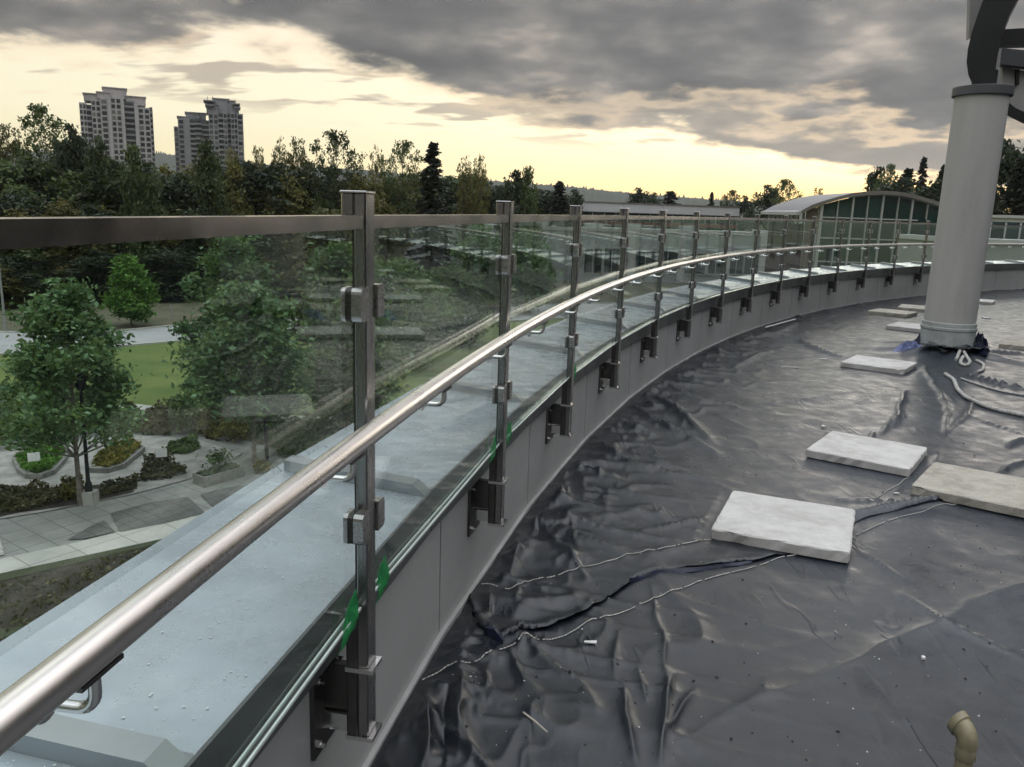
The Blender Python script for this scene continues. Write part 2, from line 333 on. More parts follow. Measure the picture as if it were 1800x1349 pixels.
# ------------------------------------------------------------------ helpers
class MB:
    def __init__(s): s.v = []; s.f = []
    def add(s, vs, fs):
        o = len(s.v); s.v += [tuple(q) for q in vs]; s.f += [tuple(i + o for i in f) for f in fs]; return s
    def box(s, x0, x1, y0, y1, z0, z1):
        return s.add([(x0, y0, z0), (x1, y0, z0), (x1, y1, z0), (x0, y1, z0), (x0, y0, z1), (x1, y0, z1), (x1, y1, z1), (x0, y1, z1)],
                     [(0, 3, 2, 1), (4, 5, 6, 7), (0, 1, 5, 4), (1, 2, 6, 5), (2, 3, 7, 6), (3, 0, 4, 7)])
    def bevbox(s, x0, x1, y0, y1, z0, z1, b):   # box with its vertical and top edges chamfered
        lo = [(x0 + b, y0), (x1 - b, y0), (x1, y0 + b), (x1, y1 - b), (x1 - b, y1), (x0 + b, y1), (x0, y1 - b), (x0, y0 + b)]
        cx, cy = (x0 + x1) / 2, (y0 + y1) / 2
        k = lambda p: (cx + (p[0] - cx) * (1 - 2 * b / (x1 - x0)), cy + (p[1] - cy) * (1 - 2 * b / (y1 - y0)))
        vs = [(x, y, z0) for x, y in lo] + [(x, y, z1 - b) for x, y in lo] + [k(p) + (z1,) for p in lo]
        fs = [tuple(range(7, -1, -1)), tuple(range(16, 24))]
        for r in (0, 8):
            for i in range(8): j = (i + 1) % 8; fs.append((r + i, r + j, r + 8 + j, r + 8 + i))
        return s.add(vs, fs)
    def prism(s, poly, z0, z1):
        n = len(poly)
        vs = [(x, y, z0) for x, y in poly] + [(x, y, z1) for x, y in poly]
        fs = [tuple(range(n - 1, -1, -1)), tuple(range(n, 2 * n))] + [(i, (i + 1) % n, n + (i + 1) % n, n + i) for i in range(n)]
        return s.add(vs, fs)
    def tube(s, pts, r, n=8, cap=True, up=None):
        pts = [Vector(p) for p in pts]; k = len(pts)
        rs = list(r) if hasattr(r, '__len__') else [r] * k
        o = len(s.v); prev = None
        for i, p in enumerate(pts):
            d = (pts[min(i + 1, k - 1)] - pts[max(i - 1, 0)]).normalized()
            if prev is None:
                a = Vector((0, 0, 1)) if abs(d.z) < 0.9 else Vector((1, 0, 0))
                u = d.cross(a).normalized()
            else:
                u = (prev - d * prev.dot(d)).normalized()
            prev = u; w = d.cross(u)
            for j in range(n):
                t = 2 * math.pi * j / n
                s.v.append(tuple(p + (u * math.cos(t) + w * math.sin(t)) * rs[i]))
        for i in range(k - 1):
            for j in range(n):
                a, b = o + i * n + j, o + i * n + (j + 1) % n
                s.f.append((a, b, b + n, a + n))
        if cap:
            s.f.append(tuple(o + j for j in range(n - 1, -1, -1))); s.f.append(tuple(o + (k - 1) * n + j for j in range(n)))
        return s
    def lathe(s, prof, c=(0, 0), n=24):
        o = len(s.v); k = len(prof)
        for r, z in prof:
            for j in range(n):
                t = 2 * math.pi * j / n; s.v.append((c[0] + r * math.cos(t), c[1] + r * math.sin(t), z))
        for i in range(k - 1):
            for j in range(n):
                a, b = o + i * n + j, o + i * n + (j + 1) % n; s.f.append((a, b, b + n, a + n))
        s.f.append(tuple(o + j for j in range(n - 1, -1, -1))); s.f.append(tuple(o + (k - 1) * n + j for j in range(n)))
        return s
    def xf(s, m):
        s.v = [tuple(m @ Vector(p)) for p in s.v]; return s
    def mesh(s, name, m, smooth=False, org=(0, 0, 0)):
        me = bpy.data.meshes.new(name)
        me.from_pydata([(x - org[0], y - org[1], z - org[2]) for x, y, z in s.v], [], s.f); me.update()
        if m: me.materials.append(m)
        if smooth:
            me.polygons.foreach_set('use_smooth', [True] * len(me.polygons))
            me.set_sharp_from_angle(angle=math.radians(38))
        return me
def link(name, data, parent=None, loc=(0, 0, 0), rz=0.0):
    o = bpy.data.objects.new(name, data); col.objects.link(o)
    o.location = loc; o.rotation_euler = (0, 0, rz)
    if parent is not None: o.parent = parent
    return o
def tag(o, label=None, cat=None, group=None, kind=None):
    if label: o['label'] = label
    if cat: o['category'] = cat
    if group: o['group'] = group
    if kind: o['kind'] = kind
    return o
def empty(name, loc, label, cat, group=None, rz=0.0):
    o = link(name, None, None, loc, rz); o.empty_display_size = 0.2
    return tag(o, label, cat, group)
def np_mesh(name, v, f, m, smooth=False):
    v = np.asarray(v, dtype=np.float32); f = np.asarray(f, dtype=np.int32); k = f.shape[1]
    me = bpy.data.meshes.new(name)
    me.vertices.add(len(v)); me.vertices.foreach_set('co', v.ravel())
    me.loops.add(f.size); me.loops.foreach_set('vertex_index', f.ravel())
    me.polygons.add(len(f)); me.polygons.foreach_set('loop_start', np.arange(0, f.size, k, dtype=np.int32))
    if smooth: me.polygons.foreach_set('use_smooth', np.ones(len(f), dtype=bool))
    me.update(calc_edges=True); me.validate()
    if m: me.materials.append(m)
    return me

# ------------------------------------------------------------------ the curve of the parapet
CX, CY, RAD, T1, DT = 25.309072, -3.040944, 26.06096, 2.959404, -0.0512937
def arc(i, off=0.0, z=0.0):
    t = T1 + DT * i; return (CX + (RAD + off) * math.cos(t), CY + (RAD + off) * math.sin(t), z)
def arc_rz(i): return T1 + DT * i              # local +x outward, local -y along the rail away from the camera
I0, I1 = -4, 22
HALF = RAD * -DT / 2

# deck
poly = [arc(I0 + k * 0.25, 0.09)[:2] for k in range(int((I1 - I0) * 4) + 1)]
poly += [(30, poly[-1][1]), (30, poly[0][1])]
deck = link('roof_deck', MB().prism(poly, -0.35, -0.03).mesh('roof_deck', MT['coping_face_shaded']))
tag(deck, kind='structure')

# parapet: coping, drip face, fascia, trim
L = arc(0, 0.1, 0)
par = empty('parapet_wall', L, 'low curved grey metal-clad parapet wall along the left edge of the roof', 'wall')
def chord(a, b, off0, off1, z0, z1, z0b=None, z1b=None):
    """flat piece between two stations; off0/off1 inner and outer, z at inner / outer"""
    z0b = z0 if z0b is None else z0b; z1b = z1 if z1b is None else z1b
    vs = [arc(a, off0, z0), arc(b, off0, z0), arc(b, off1, z0b), arc(a, off1, z0b), arc(a, off0, z1), arc(b, off0, z1), arc(b, off1, z1b), arc(a, off1, z1b)]
    return vs, [(0, 3, 2, 1), (4, 5, 6, 7), (0, 1, 5, 4), (1, 2, 6, 5), (2, 3, 7, 6), (3, 0, 4, 7)]
gp = 0.0045
for k in range(I0, I1):
    a, b = k - 0.285 + gp, k + 0.715 - gp
    link('fascia_panel', MB().add(*chord(a, b, 0.10, 0.115, 0.03, 0.495)).mesh('fascia_panel', MT['fascia'], org=L), par)
    link('base_trim', MB().add(*chord(a - gp, b + gp, 0.085, 0.118, -0.02, 0.028)).mesh('base_trim', MT['trim'], org=L), par)
    a, b = k - 0.43 + gp / 2, k + 0.57 - gp / 2
    link('coping_panel', MB().add(*chord(a, b, 0.078, 0.56, 0.600, 0.612, 0.626, 0.652)).add(*chord(a, b, 0.56, 0.60, 0.52, 0.612, 0.50, 0.652)).mesh('coping_panel', MT['coping'], org=L), par)
    link('coping_drip', MB().add(*chord(a, b, 0.070, 0.078, 0.49, 0.6265)).mesh('coping_drip', MT['coping_face_shaded'], org=L), par)
    # raised lap seam across the coping with a mitred inner end
    w0, w1 = 0.016, 0.030
    s = MB(); ii = k - 0.43
    def q(off, tt, z):
        p = arc(ii, off, z); t = T1 + DT * ii; return (p[0] + math.sin(t) * tt, p[1] - math.cos(t) * tt, z)
    prof = [(-w1, 0.0), (-w1, 0.034), (w1, 0.034), (w1 + 0.02, 0.0)]
    zz = lambda off: 0.612 + (off - 0.078) / 0.482 * 0.04
    st = [(0.079, 0.001, 0.06), (0.125, 1.0, 1.0), (0.558, 1.0, 1.0)]
    vs = [q(off, tt * (1 if h > 0.5 else 1), zz(off) + 0.0005 + dzz * h) for off, _, h in st for tt, dzz in prof]
    fs = []
    for r in range(2):
        for j in range(3): fs.append((r * 4 + j, r * 4 + j + 1, r * 4 + 5 + j, r * 4 + 4 + j))
    fs += [(3, 2, 1, 0), (8, 9, 10, 11)]
    link('coping_seam', s.add(vs, fs).mesh('coping_seam', MT['seam'], org=L), par)
link('parapet_core', MB().add(
    [p for k in range((I1 - I0) * 2 + 1) for p in (arc(I0 + k / 2, 0.13, -0.3), arc(I0 + k / 2, 0.54, -0.3), arc(I0 + k / 2, 0.13, 0.597), arc(I0 + k / 2, 0.54, 0.62))],
    [f for k in range((I1 - I0) * 2) for f in ((4 * k, 4 * k + 4, 4 * k + 6, 4 * k + 2), (4 * k + 1, 4 * k + 3, 4 * k + 7, 4 * k + 5), (4 * k + 2, 4 * k + 6, 4 * k + 7, 4 * k + 3))]).mesh('parapet_core', MT['coping_face_shaded'], org=L), par)
# outside face of the building under the coping
own = MB().add([p for k in range((I1 - I0) * 2 + 1) for p in (arc(I0 + k / 2, 0.555, GROUND), arc(I0 + k / 2, 0.555, 0.55))],
               [(2 * k, 2 * k + 1, 2 * k + 3, 2 * k + 2) for k in range((I1 - I0) * 2)])
o = link('building_front', own.mesh('building_front', MT['b_wall'], org=arc(0, .555, GROUND)), None, arc(0, .555, GROUND))
tag(o, 'curved pale outer wall of the building below the roof edge', 'building')

# ------------------------------------------------------------------ glass railing
LR = arc(0, 0, 0)
rail = empty('glass_railing', LR, 'curved steel and glass railing with round handrail along the roof edge', 'railing')
PZ0, PZ1 = 0.304, 1.520
GZ0, GZ1 = 0.638, 1.462
h = 0.026
# local frame of a post: +x outward, +y towards the camera along the rail
post_mb = MB().bevbox(-h, -0.001, -h, h, PZ0, PZ1, 0.003)
post_me = post_mb.mesh('post', MT['steel'])
block_me = MB().bevbox(-0.001, h, -h, h, 1.4775, PZ1, 0.003).mesh('post_head', MT['steel'])
foot_me = MB().bevbox(-0.001, h, -h, h, PZ0, 0.612, 0.003).mesh('post_foot', MT['steel_dark'])
cap_me = MB().bevbox(-h - 0.0015, h + 0.0015, -h - 0.0015, h + 0.0015, PZ1 + 0.0003, PZ1 + 0.004, 0.001).mesh('post_cap', MT['steel_bright'])
web_me = MB().box(-0.0008, 0.0045, -0.020, 0.020, 0.613, 1.449).mesh('gasket', MT['rubber'])
def clamp_mesh(zc_, sgn):
    m_ = MB()
    for x0, x1 in ((-0.0320, -0.0105), (0.0025, 0.0115)):
        y0, y1, z0, z1, r = 0.0265, 0.068, zc_ - 0.034, zc_ + 0.034, 0.012
        prof = [(y0, z0), (y1 - r, z0)] + [(y1 - r + r * math.sin(a), z0 + r - r * math.cos(a)) for a in np.linspace(0.2, math.pi / 2, 4)] \
             + [(y1 - r + r * math.cos(a), z1 - r + r * math.sin(a)) for a in np.linspace(0, math.pi / 2 - 0.2, 4)] + [(y1 - r, z1), (y0, z1)]
        n = len(prof)
        vs = [(x0, sgn * y, z) for y, z in prof] + [(x1, sgn * y, z) for y, z in prof]
        fs = [tuple(range(n - 1, -1, -1)), tuple(range(n, 2 * n))] + [(i, (i + 1) % n, n + (i + 1) % n, n + i) for i in range(n)]
        m_.add(vs, fs)
    return m_.mesh('glass_clamp', MT['steel_clamp'])
def pad_mesh(zc_, sgn):
    a, b = sorted((sgn * 0.0265, sgn * 0.062)); return MB().box(-0.0104, 0.0024, a, b, zc_ - 0.031, zc_ + 0.031).mesh('clamp_pad', MT['rubber'])
pads = [pad_mesh(z, s) for z in (1.302, 0.828) for s in (1, -1)]
clamps = [clamp_mesh(z, s) for z in (1.302, 0.828) for s in (1, -1)]
plate_me = MB().bevbox(0.084, 0.0695 + 0.030, -0.072, 0.072, 0.268, 0.482, 0.002).mesh('wall_plate', MT['steel_dark'])
arm_me = MB().box(0.0262, 0.0838, -0.0235, 0.0235, 0.320, 0.362).mesh('bracket_arm', MT['steel_bright'])
arm2_me = MB().box(0.0262, 0.0838, -0.010, 0.010, 0.366, 0.478).mesh('bracket_web', MT['steel_dark'])
def collar(z):
    m_ = MB(); a, b = h + 0.001, h + 0.006
    m_.box(-b - 0.006, -a, -b, b, z, z + 0.010); m_.box(-a, h, a, b, z, z + 0.010); m_.box(-a, h, -b, -a, z, z + 0.010)
    return m_.mesh('post_collar', MT['steel_bright'])
collars = [collar(0.476), collar(0.306)]
bolt_me = MB().tube([(0.084, 0, 0), (0.077, 0, 0)], 0.0095, 6).tube([(0.077, 0, 0), (0.066, 0, 0)], 0.0055, 8).mesh('bolt', MT['steel_bright'])
post_ids = [k for k in range(-3, 22) if k != 16]
for k in post_ids:
    p = arc(k); loc = (p[0] - LR[0], p[1] - LR[1], 0)
    po = link('post', post_me, rail, loc, arc_rz(k))
    for nm, me in (('post_head', block_me), ('post_foot', foot_me), ('post_cap', cap_me), ('gasket', web_me)) + \
        tuple(('glass_clamp', c) for c in clamps) + tuple(('clamp_pad', c) for c in pads) + (('wall_plate', plate_me), ('bracket_arm', arm_me), ('bracket_web', arm2_me)) + tuple(('post_collar', c) for c in collars):
        link(nm, me, po)
    for y in (-0.052, 0.052):
        for z in (0.296, 0.455): link('bolt', bolt_me, po, (0, y, z))
def chord_bar(a, b, x0, x1, z0, z1, inset):
    """box between the stations a and b, in the frame of the chord, inset at both ends"""
    pa, pb = Vector(arc(a)), Vector(arc(b)); d = (pb - pa); ln = d.length; d.normalize()
    n = Vector((-d.y, d.x, 0))             # outward
    vs = []
    for z in (z0, z1):
        for s, x in ((inset, x0), (ln - inset, x0), (ln - inset, x1), (inset, x1)):
            q = pa + d * s + n * x; vs.append((q.x, q.y, z))
    return vs, [(0, 3, 2, 1), (4, 5, 6, 7), (0, 1, 5, 4), (1, 2, 6, 5), (2, 3, 7, 6), (3, 0, 4, 7)]
bays = list(zip(post_ids[:-1], post_ids[1:]))
for a, b in bays:
    link('top_rail', MB().add(*chord_bar(a, b, -0.0225, 0.0185, 1.4505, 1.4765, 0.027)).mesh('top_rail', MT['steel_top'], org=LR), rail)
    gpn = link('glass_panel', MB().add(*chord_bar(a, b, -0.0100, 0.0020, GZ0, 1.450, 0.031)).mesh('glass_panel', MT['glass'], org=LR), rail)
    eb = MB().add(*chord_bar(a, b, -0.0130, -0.0090, GZ0 - 0.0065, GZ0 - 0.0005, 0.031)).add(*chord_bar(a, b, 0.0015, 0.0055, GZ0 - 0.0065, GZ0 - 0.0005, 0.031))
    link('bottom_edge_glint', eb.mesh('bottom_edge_glint', MT['edge_glint'], org=LR), gpn)  # pale bars stand in for highlight and reflection along the pane's lower edge
# handrail: one continuous tube
HZ, HO = 1.068, -0.080
hp = [arc(I0 + 1 + k * 0.1, HO, HZ) for k in range(int((21 - I0 - 1) * 10) + 1)]
link('handrail', MB().tube(hp, 0.0205, 20).mesh('handrail', MT['steel_rail'], smooth=True, org=LR), rail)
# brackets: tube from a disc on the glass, out and up into the saddle under the handrail
bz = 1.004
bp_ = [(-0.0105, 0, bz)] + [(-0.080 + 0.02 + 0.0, 0, bz)] + [(-0.060 - 0.020 * math.sin(t), 0, bz + 0.020 - 0.020 * math.cos(t)) for t in np.linspace(0.25, math.pi / 2, 6)] + [(-0.080, 0, HZ - 0.024)]
br_me = MB().tube(bp_, 0.0065, 10).mesh('handrail_bracket', MT['steel_bright'], smooth=True)
disc_me = MB().tube([(-0.0102, 0, bz), (-0.018, 0, bz)], 0.020, 18).tube([(0.0022, 0, bz), (0.011, 0, bz)], 0.020, 18).tube([(-0.018, 0, bz), (-0.0245, 0, bz)], 0.011, 14).mesh('glass_disc', MT['steel_bright'], smooth=True)
sad_me = MB().box(-0.091, -0.069, -0.032, 0.032, HZ - 0.0245, HZ - 0.0195).mesh('saddle', MT['steel_dark'])
for k in range(-3, 21):
    for fr in (0.28, 0.82):
        i_ = k + fr; p = arc(i_); sag = RAD * (1 - math.cos(DT / 2)) * (1 - (2 * fr - 1) ** 2)
        bo = link('handrail_bracket', br_me, rail, (p[0] - LR[0], p[1] - LR[1], 0), arc_rz(i_))
        link('glass_disc', disc_me, bo, (-sag, 0, 0)); link('saddle', sad_me, bo)

# green tape tabs on the bottom edge of the glass
def tape(i_, w, hgt, skew, label, seed):
    rr = random.Random(seed); m_ = MB()
    a0 = arc(i_); t = T1 + DT * i_
    e = Vector((math.sin(t), -math.cos(t), 0)); n = Vector((math.cos(t), math.sin(t), 0))
    def P(s, x, z): q = Vector(a0) + e * s + n * x; return (q.x, q.y, z)
    rows = [(0.0045, GZ0 + hgt, 0.45, 0.008), (0.004, GZ0 + hgt * 0.55, 0.85, 0.0), (0.003, GZ0 + 0.012, 1.0, 0), (0.0005, GZ0 - 0.012, 1.05, -0.004), (0.003, GZ0 - 0.032, 0.95, -0.008), (0.012, GZ0 - 0.048, 0.7, -0.012)]
    vs = []
    for x, z, ws, sh in rows:
        for u in (-1, -0.35, 0.3, 1):
            vs.append(P(u * w * ws / 2 + skew * (z - GZ0) + sh, x - 0.0165 + rr.uniform(-0.0012, 0.0012), z + rr.uniform(-0.006, 0.006) * (abs(u) < 0.9) + u * 0.004))
    fs = [(r * 4 + j, r * 4 + j + 1, r * 4 + 5 + j, r * 4 + 4 + j) for r in range(5) for j in range(3)]
    me = m_.add(vs, fs).mesh('tape_tab', MT['tape'], org=a0)
    ob = link('tape_tab', me, None, a0)
    sm = ob.modifiers.new('thick', 'SOLIDIFY'); sm.thickness = 0.0008
    tag(ob, label, 'tape', 'green tape tabs on the glass')
tape(-0.072, 0.085, 0.050, 0.25, 'big green tape tab on glass just before the nearest post', 1)
tape(0.082, 0.070, 0.050, -0.1, 'green tape tab on glass just past the nearest post', 2)
tape(0.905, 0.080, 0.045, 0.3, 'green tape tab just before the second post', 3)
tape(1.085, 0.075, 0.045, -0.1, 'green tape tab just past the second post', 4)
tape(2.075, 0.075, 0.042, 0.0, 'small green tape tab just past the third post', 5)

# ------------------------------------------------------------------ tarpaulins on the deck
def seg_dist(X, Y, pts):
    """distance to a polyline, and parameter 0..1 along it, and side sign"""
    best = np.full(X.shape, 1e9); par_ = np.zeros(X.shape); sd_ = np.ones(X.shape); NXp = np.zeros(X.shape); NYp = np.zeros(X.shape)
    pts = np.array(pts, dtype=float); ln = np.hypot(*(pts[1:] - pts[:-1]).T); tot = ln.sum(); acc = 0
    for (x0, y0), (x1, y1), l in zip(pts[:-1], pts[1:], ln):
        ux, uy = (x1 - x0) / l, (y1 - y0) / l
        s = np.clip((X - x0) * ux + (Y - y0) * uy, 0, l)
        qx, qy = x0 + ux * s, y0 + uy * s
        d = np.hypot(X - qx, Y - qy); m_ = d < best
        best = np.where(m_, d, best); par_ = np.where(m_, (acc + s) / tot, par_)
        sd_ = np.where(m_, np.sign((X - x0) * -uy + (Y - y0) * ux), sd_)
        NXp = np.where(m_, qx, NXp); NYp = np.where(m_, qy, NYp)
        acc += l
    return best, par_, sd_, NXp, NYp
def vnoise(X, Y, scale, seed):
    rg = np.random.RandomState(seed); T = rg.rand(256, 256)
    x, y = X * scale + 1000, Y * scale + 1000
    xi, yi = np.floor(x).astype(int), np.floor(y).astype(int); fx, fy = x - xi, y - yi
    fx, fy = fx * fx * (3 - 2 * fx), fy * fy * (3 - 2 * fy)
    g_ = lambda a, b: T[a % 256, b % 256]
    return (g_(xi, yi) * (1 - fx) + g_(xi + 1, yi) * fx) * (1 - fy) + (g_(xi, yi + 1) * (1 - fx) + g_(xi + 1, yi + 1) * fx) * fy - 0.5
D = lambda *pp: [at_z(x, y, 0.0)[:2] for x, y in pp]
CREASES = [  # picture points, half width m, height m
    ([(1145, 1040), (1155, 1100), (1165, 1160), (1180, 1240)], .012, .010), ([(1122, 1190), (1137, 1248)], .014, .012),
    ([(1092, 1225), (1105, 1290), (1112, 1349)], .022, .020), ([(1182, 1200), (1165, 1290), (1160, 1360)], .025, .020),
    ([(1222, 1228), (1168, 1305)], .018, .014), ([(820, 1213), (850, 1247), (888, 1263)], .012, .010),
    ([(900, 1158), (918, 1195), (942, 1228)], .016, .014), ([(925, 1137), (1020, 1222), (1052, 1262)], .035, .020),
    ([(748, 1225), (757, 1280), (752, 1345)], .030, .045), ([(782, 1215), (785, 1290), (775, 1360)], .028, -.020), ([(1085, 1120), (1078, 1205)], .02, .012),
    ([(725, 1250), (700, 1320)], .03, .03), ([(800, 1180), (812, 1260), (800, 1349)], .03, .016),
    ([(945, 918), (1040, 962), (1105, 992)], .025, .022), ([(938, 903), (1060, 937), (1185, 962)], .022, .020), ([(950, 888), (1100, 902), (1255, 932)], .025, .016),
    ([(960, 940), (1000, 985), (1030, 1030)], .02, .02), ([(920, 930), (905, 975), (890, 1030)], .03, .03), ([(1000, 860), (1120, 880), (1260, 890)], .025, .014),
    ([(1125, 942), (1262, 915)], .012, .014), ([(1060, 968), (1150, 985), (1240, 960)], .02, .015), ([(870, 1060), (960, 1080), (1010, 1060)], .03, .015),
    ([(1110, 722), (1200, 772), (1262, 803)], .035, .040), ([(1140, 700), (1185, 725), (1245, 782)], .045, .055), ([(1160, 678), (1235, 712)], .03, .03),
    ([(1040, 782), (1110, 822), (1140, 835)], .03, .025), ([(1080, 745), (1150, 770)], .035, .03), ([(1000, 830), (1090, 850)], .03, .02), ([(1060, 800), (1180, 840), (1280, 850)], .02, .012),
    ([(1300, 722), (1430, 705), (1508, 689)], .02, .012), ([(1260, 735), (1320, 760)], .02, .012), ([(1440, 735), (1560, 690)], .03, .010),
    ([(1590, 690), (1582, 720), (1572, 755)], .02, .03), ([(1548, 768), (1577, 733)], .02, .022), ([(1625, 652), (1650, 690), (1665, 722), (1662, 765)], .018, .03),
    ([(1665, 765), (1700, 735), (1712, 700)], .02, .02), ([(1702, 735), (1760, 755), (1800, 770)], .02, .014), ([(1530, 780), (1535, 765)], .015, .02),
    ([(1503, 968), (1545, 995), (1582, 1024)], .012, .013), ([(1578, 1048), (1660, 1100), (1800, 1168)], .018, .010),
    ([(1180, 1335), (1330, 1240), (1490, 1180), (1580, 1130), (1700, 1080), (1830, 1022)], .05, .013), ([(1700, 1070), (1800, 1035)], .02, .012),
    ([(1300, 1160), (1480, 1120)], .05, .005), ([(1500, 1200), (1560, 1350)], .06, .006),
    ([(1480, 885), (1600, 890), (1700, 880)], .02, .02), ([(1500, 905), (1590, 895), (1690, 884)], .03, .03), ([(1620, 830), (1650, 800)], .02, .018),
    ([(1310, 600), (1370, 590), (1400, 573)], .04, .04), ([(1330, 590), (1400, 603), (1445, 622), (1480, 632)], .035, .045), ([(1350, 640), (1450, 628)], .03, .02),
    ([(1700, 665), (1760, 680), (1810, 690)], .03, .05), ([(1650, 880), (1700, 830)], .02, .01), ([(1720, 630), (1800, 628)], .03, .03), ([(1470, 585), (1500, 575)], .02, .02),
    ([(1770, 790), (1815, 770)], .02, .03), ([(1740, 840), (1800, 815)], .02, .02), ([(1290, 650), (1340, 625)], .03, .025), ([(1260, 650), (1330, 660)], .03, .02),
    ([(1510, 520), (1580, 530)], .05, .03), ([(1420, 560), (1500, 556)], .03, .015)]
PAVERS = [  # picture corners of the top, label, material, seed
    ([(1283, 860), (1503, 897), (1500, 975), (1253, 928)], 'nearest pale square concrete paver, on the lap of the tarpaulins', 'paver_white', 1),
    ([(1457, 755), (1630, 787), (1607, 827), (1418, 790)], 'smooth white concrete paver whose corner meets a rough beige paver', 'paver_white', 2),
    ([(1640, 808), (1843, 851), (1843, 911), (1598, 846)], 'rough beige concrete paver cut by the right edge of the picture', 'paver_beige', 3),
    ([(1505, 622), (1616, 636), (1590, 652), (1473, 638)], 'pale concrete paver lying against the foot of the round column', 'paver_white', 4),
    ([(1580, 563), (1655, 572), (1640, 585), (1560, 573)], 'pale concrete paver half hidden behind the left side of the column', 'paver_white', 5),
    ([(1540, 540), (1617, 548), (1597, 556), (1525, 546)], 'beige concrete paver nearest the parapet, beyond the column', 'paver_beige', 6),
    ([(1590, 533), (1655, 538), (1645, 548), (1572, 541)], 'farthest beige paver seen left of the column', 'paver_beige', 7),
    ([(1700, 522), (1738, 525), (1734, 532), (1690, 530)], 'far pale paver showing at the right side of the column', 'paver_white', 8),
    ([(1783, 596), (1850, 602), (1835, 614), (1768, 607)], 'small beige paver at the right edge level with the column foot', 'paver_beige', 9)]
PTOP = 0.064
def paver_pose(pts):
    c = [at_z(x, y, PTOP)[:2] for x, y in pts]; mx, my = sum(p[0] for p in c) / 4, sum(p[1] for p in c) / 4
    a1 = math.atan2(c[1][1] - c[0][1], c[1][0] - c[0][0]); a2 = math.atan2(c[2][1] - c[1][1], c[2][0] - c[1][0]) + math.pi / 2
    return mx, my, (a1 + a2) / 2
def paver_press(X, Y, Z, floor):
    """weigh the sheet down under the pavers"""
    for pts, _, _, _ in PAVERS:
        mx, my, an = paver_pose(pts); u = (X - mx) * math.cos(an) + (Y - my) * math.sin(an); v = -(X - mx) * math.sin(an) + (Y - my) * math.cos(an)
        d = np.maximum(np.abs(u), np.abs(v)) - 0.31; k = np.clip(1 - d / 0.07, 0, 1); k = k * k * (3 - 2 * k)
        Z = Z * (1 - k) + np.minimum(Z, floor) * k
    return Z
COLC = (4.965, 9.33)
_cre = [(D(*p), w, a) for p, w, a in CREASES]
def deck_h(X, Y):
    X, Y = np.asarray(X, float), np.asarray(Y, float)
    wx = X + 0.03 * vnoise(X, Y, 6, 1); wy = Y + 0.03 * vnoise(X, Y, 6, 2)
    z = 0.008 * vnoise(wx, wy, 1.6, 3) + 0.006 * vnoise(wx, wy, 4, 4) + 0.0035 * vnoise(wx, wy, 11, 5)
    rad_ = np.hypot(X - CX, Y - CY) - RAD; s = np.clip(0.1 - rad_, 0, 9)      # distance from the wall
    idx_ = (np.arctan2(Y - CY, X - CX) - T1) / DT
    near = np.exp(-(s / 0.35) ** 2)
    z = z + near * (0.012 * np.abs(vnoise(wx, wy, 5, 6)) + 0.024 * np.clip(1 - 4 * np.abs(vnoise(wx, wy, 5, 7)), 0, 1) ** 2 + 0.018 * np.clip(1 - 4 * np.abs(vnoise(wx, wy, 11, 17)), 0, 1) ** 2 + 0.007 * np.sin(idx_ * 21 + 4 * vnoise(X, Y, 2, 8)))
    mid_ = np.exp(-(s / 0.9) ** 2)
    z = z + mid_ * 0.016 * np.clip(1 - 5 * np.abs(vnoise(wx * 0.5 + wy, wy * 0.4 - wx, 3.5, 9)), 0, 1) ** 2
    # fans of sharp folds running off the wall, and a crumpled patch in the near centre
    fold = 0
    for ang, fr, amp, sd_ in ((0.62, 3.0, 0.034, 51), (0.95, 5.0, 0.022, 52), (0.30, 7.0, 0.014, 53)):
        ca, sa = math.cos(ang), math.sin(ang)
        u = (wx * ca - wy * sa) * 0.9; v = (wx * sa + wy * ca) * fr
        n_ = vnoise(u, v, 1.0, sd_); m__ = np.clip(0.2 + 2.6 * vnoise(X, Y, 1.1, sd_ + 5), 0, 1)
        fold = fold + amp * m__ * np.clip(1 - np.abs(n_) * 5.0, 0, 1) ** 2.2
    band = np.exp(-(np.clip(s - 0.25, 0, 9) / 0.75) ** 2) * np.clip((9.0 - idx_) / 3, 0.25, 1)
    z = z + fold * band
    cen = np.exp(-(((X - 0.55) / 0.55) ** 2 + ((Y - 2.55) / 0.5) ** 2))
    nn = vnoise(wx * 4.5 + wy * 1.2, wy * 1.3, 1.0, 61); z = z + cen * 0.016 * np.clip(1 - np.abs(nn) * 6, 0, 1) ** 1.4
    for pts, w, a in _cre:
        d, t, _, _, _ = seg_dist(wx, wy, pts)
        k = np.sin(np.pi * np.clip(t * 0.9 + 0.05, 0, 1)) ** 0.5
        z = z + 1.15 * a * k * np.exp(-np.abs(d / (0.8 * w)) ** 1.0)
    r = np.hypot(X - COLC[0], Y - COLC[1])
    th = np.arctan2(Y - COLC[1], X - COLC[0])
    z = z + (0.10 + 0.025 * np.sin(7 * th + 1) + 0.02 * np.sin(13 * th)) * np.exp(-np.clip(r - 0.27, 0, 9) / 0.42)
    z = np.where(z > 0, z * np.clip((s - 0.02) / 0.10, 0.12, 1), z)          # drawn flat along the foot of the wall
    return paver_press(X, Y, np.maximum(z, -0.012) + 0.014, 0.006)
NA, NR = 780, 560
azs = np.radians(np.linspace(-27, 62, NA)); rs_ = 0.9 * (30.0 / 0.9) ** (np.linspace(0, 1, NR))
A_, Rr = np.meshgrid(azs, rs_); GX, GY = Rr * np.sin(A_), Rr * np.cos(A_)
ii_, jj_ = np.meshgrid(np.arange(NR - 1), np.arange(NA - 1), indexing='ij')
quads = np.stack([ii_ * NA + jj_, ii_ * NA + jj_ + 1, (ii_ + 1) * NA + jj_ + 1, (ii_ + 1) * NA + jj_], -1).reshape(-1, 4)
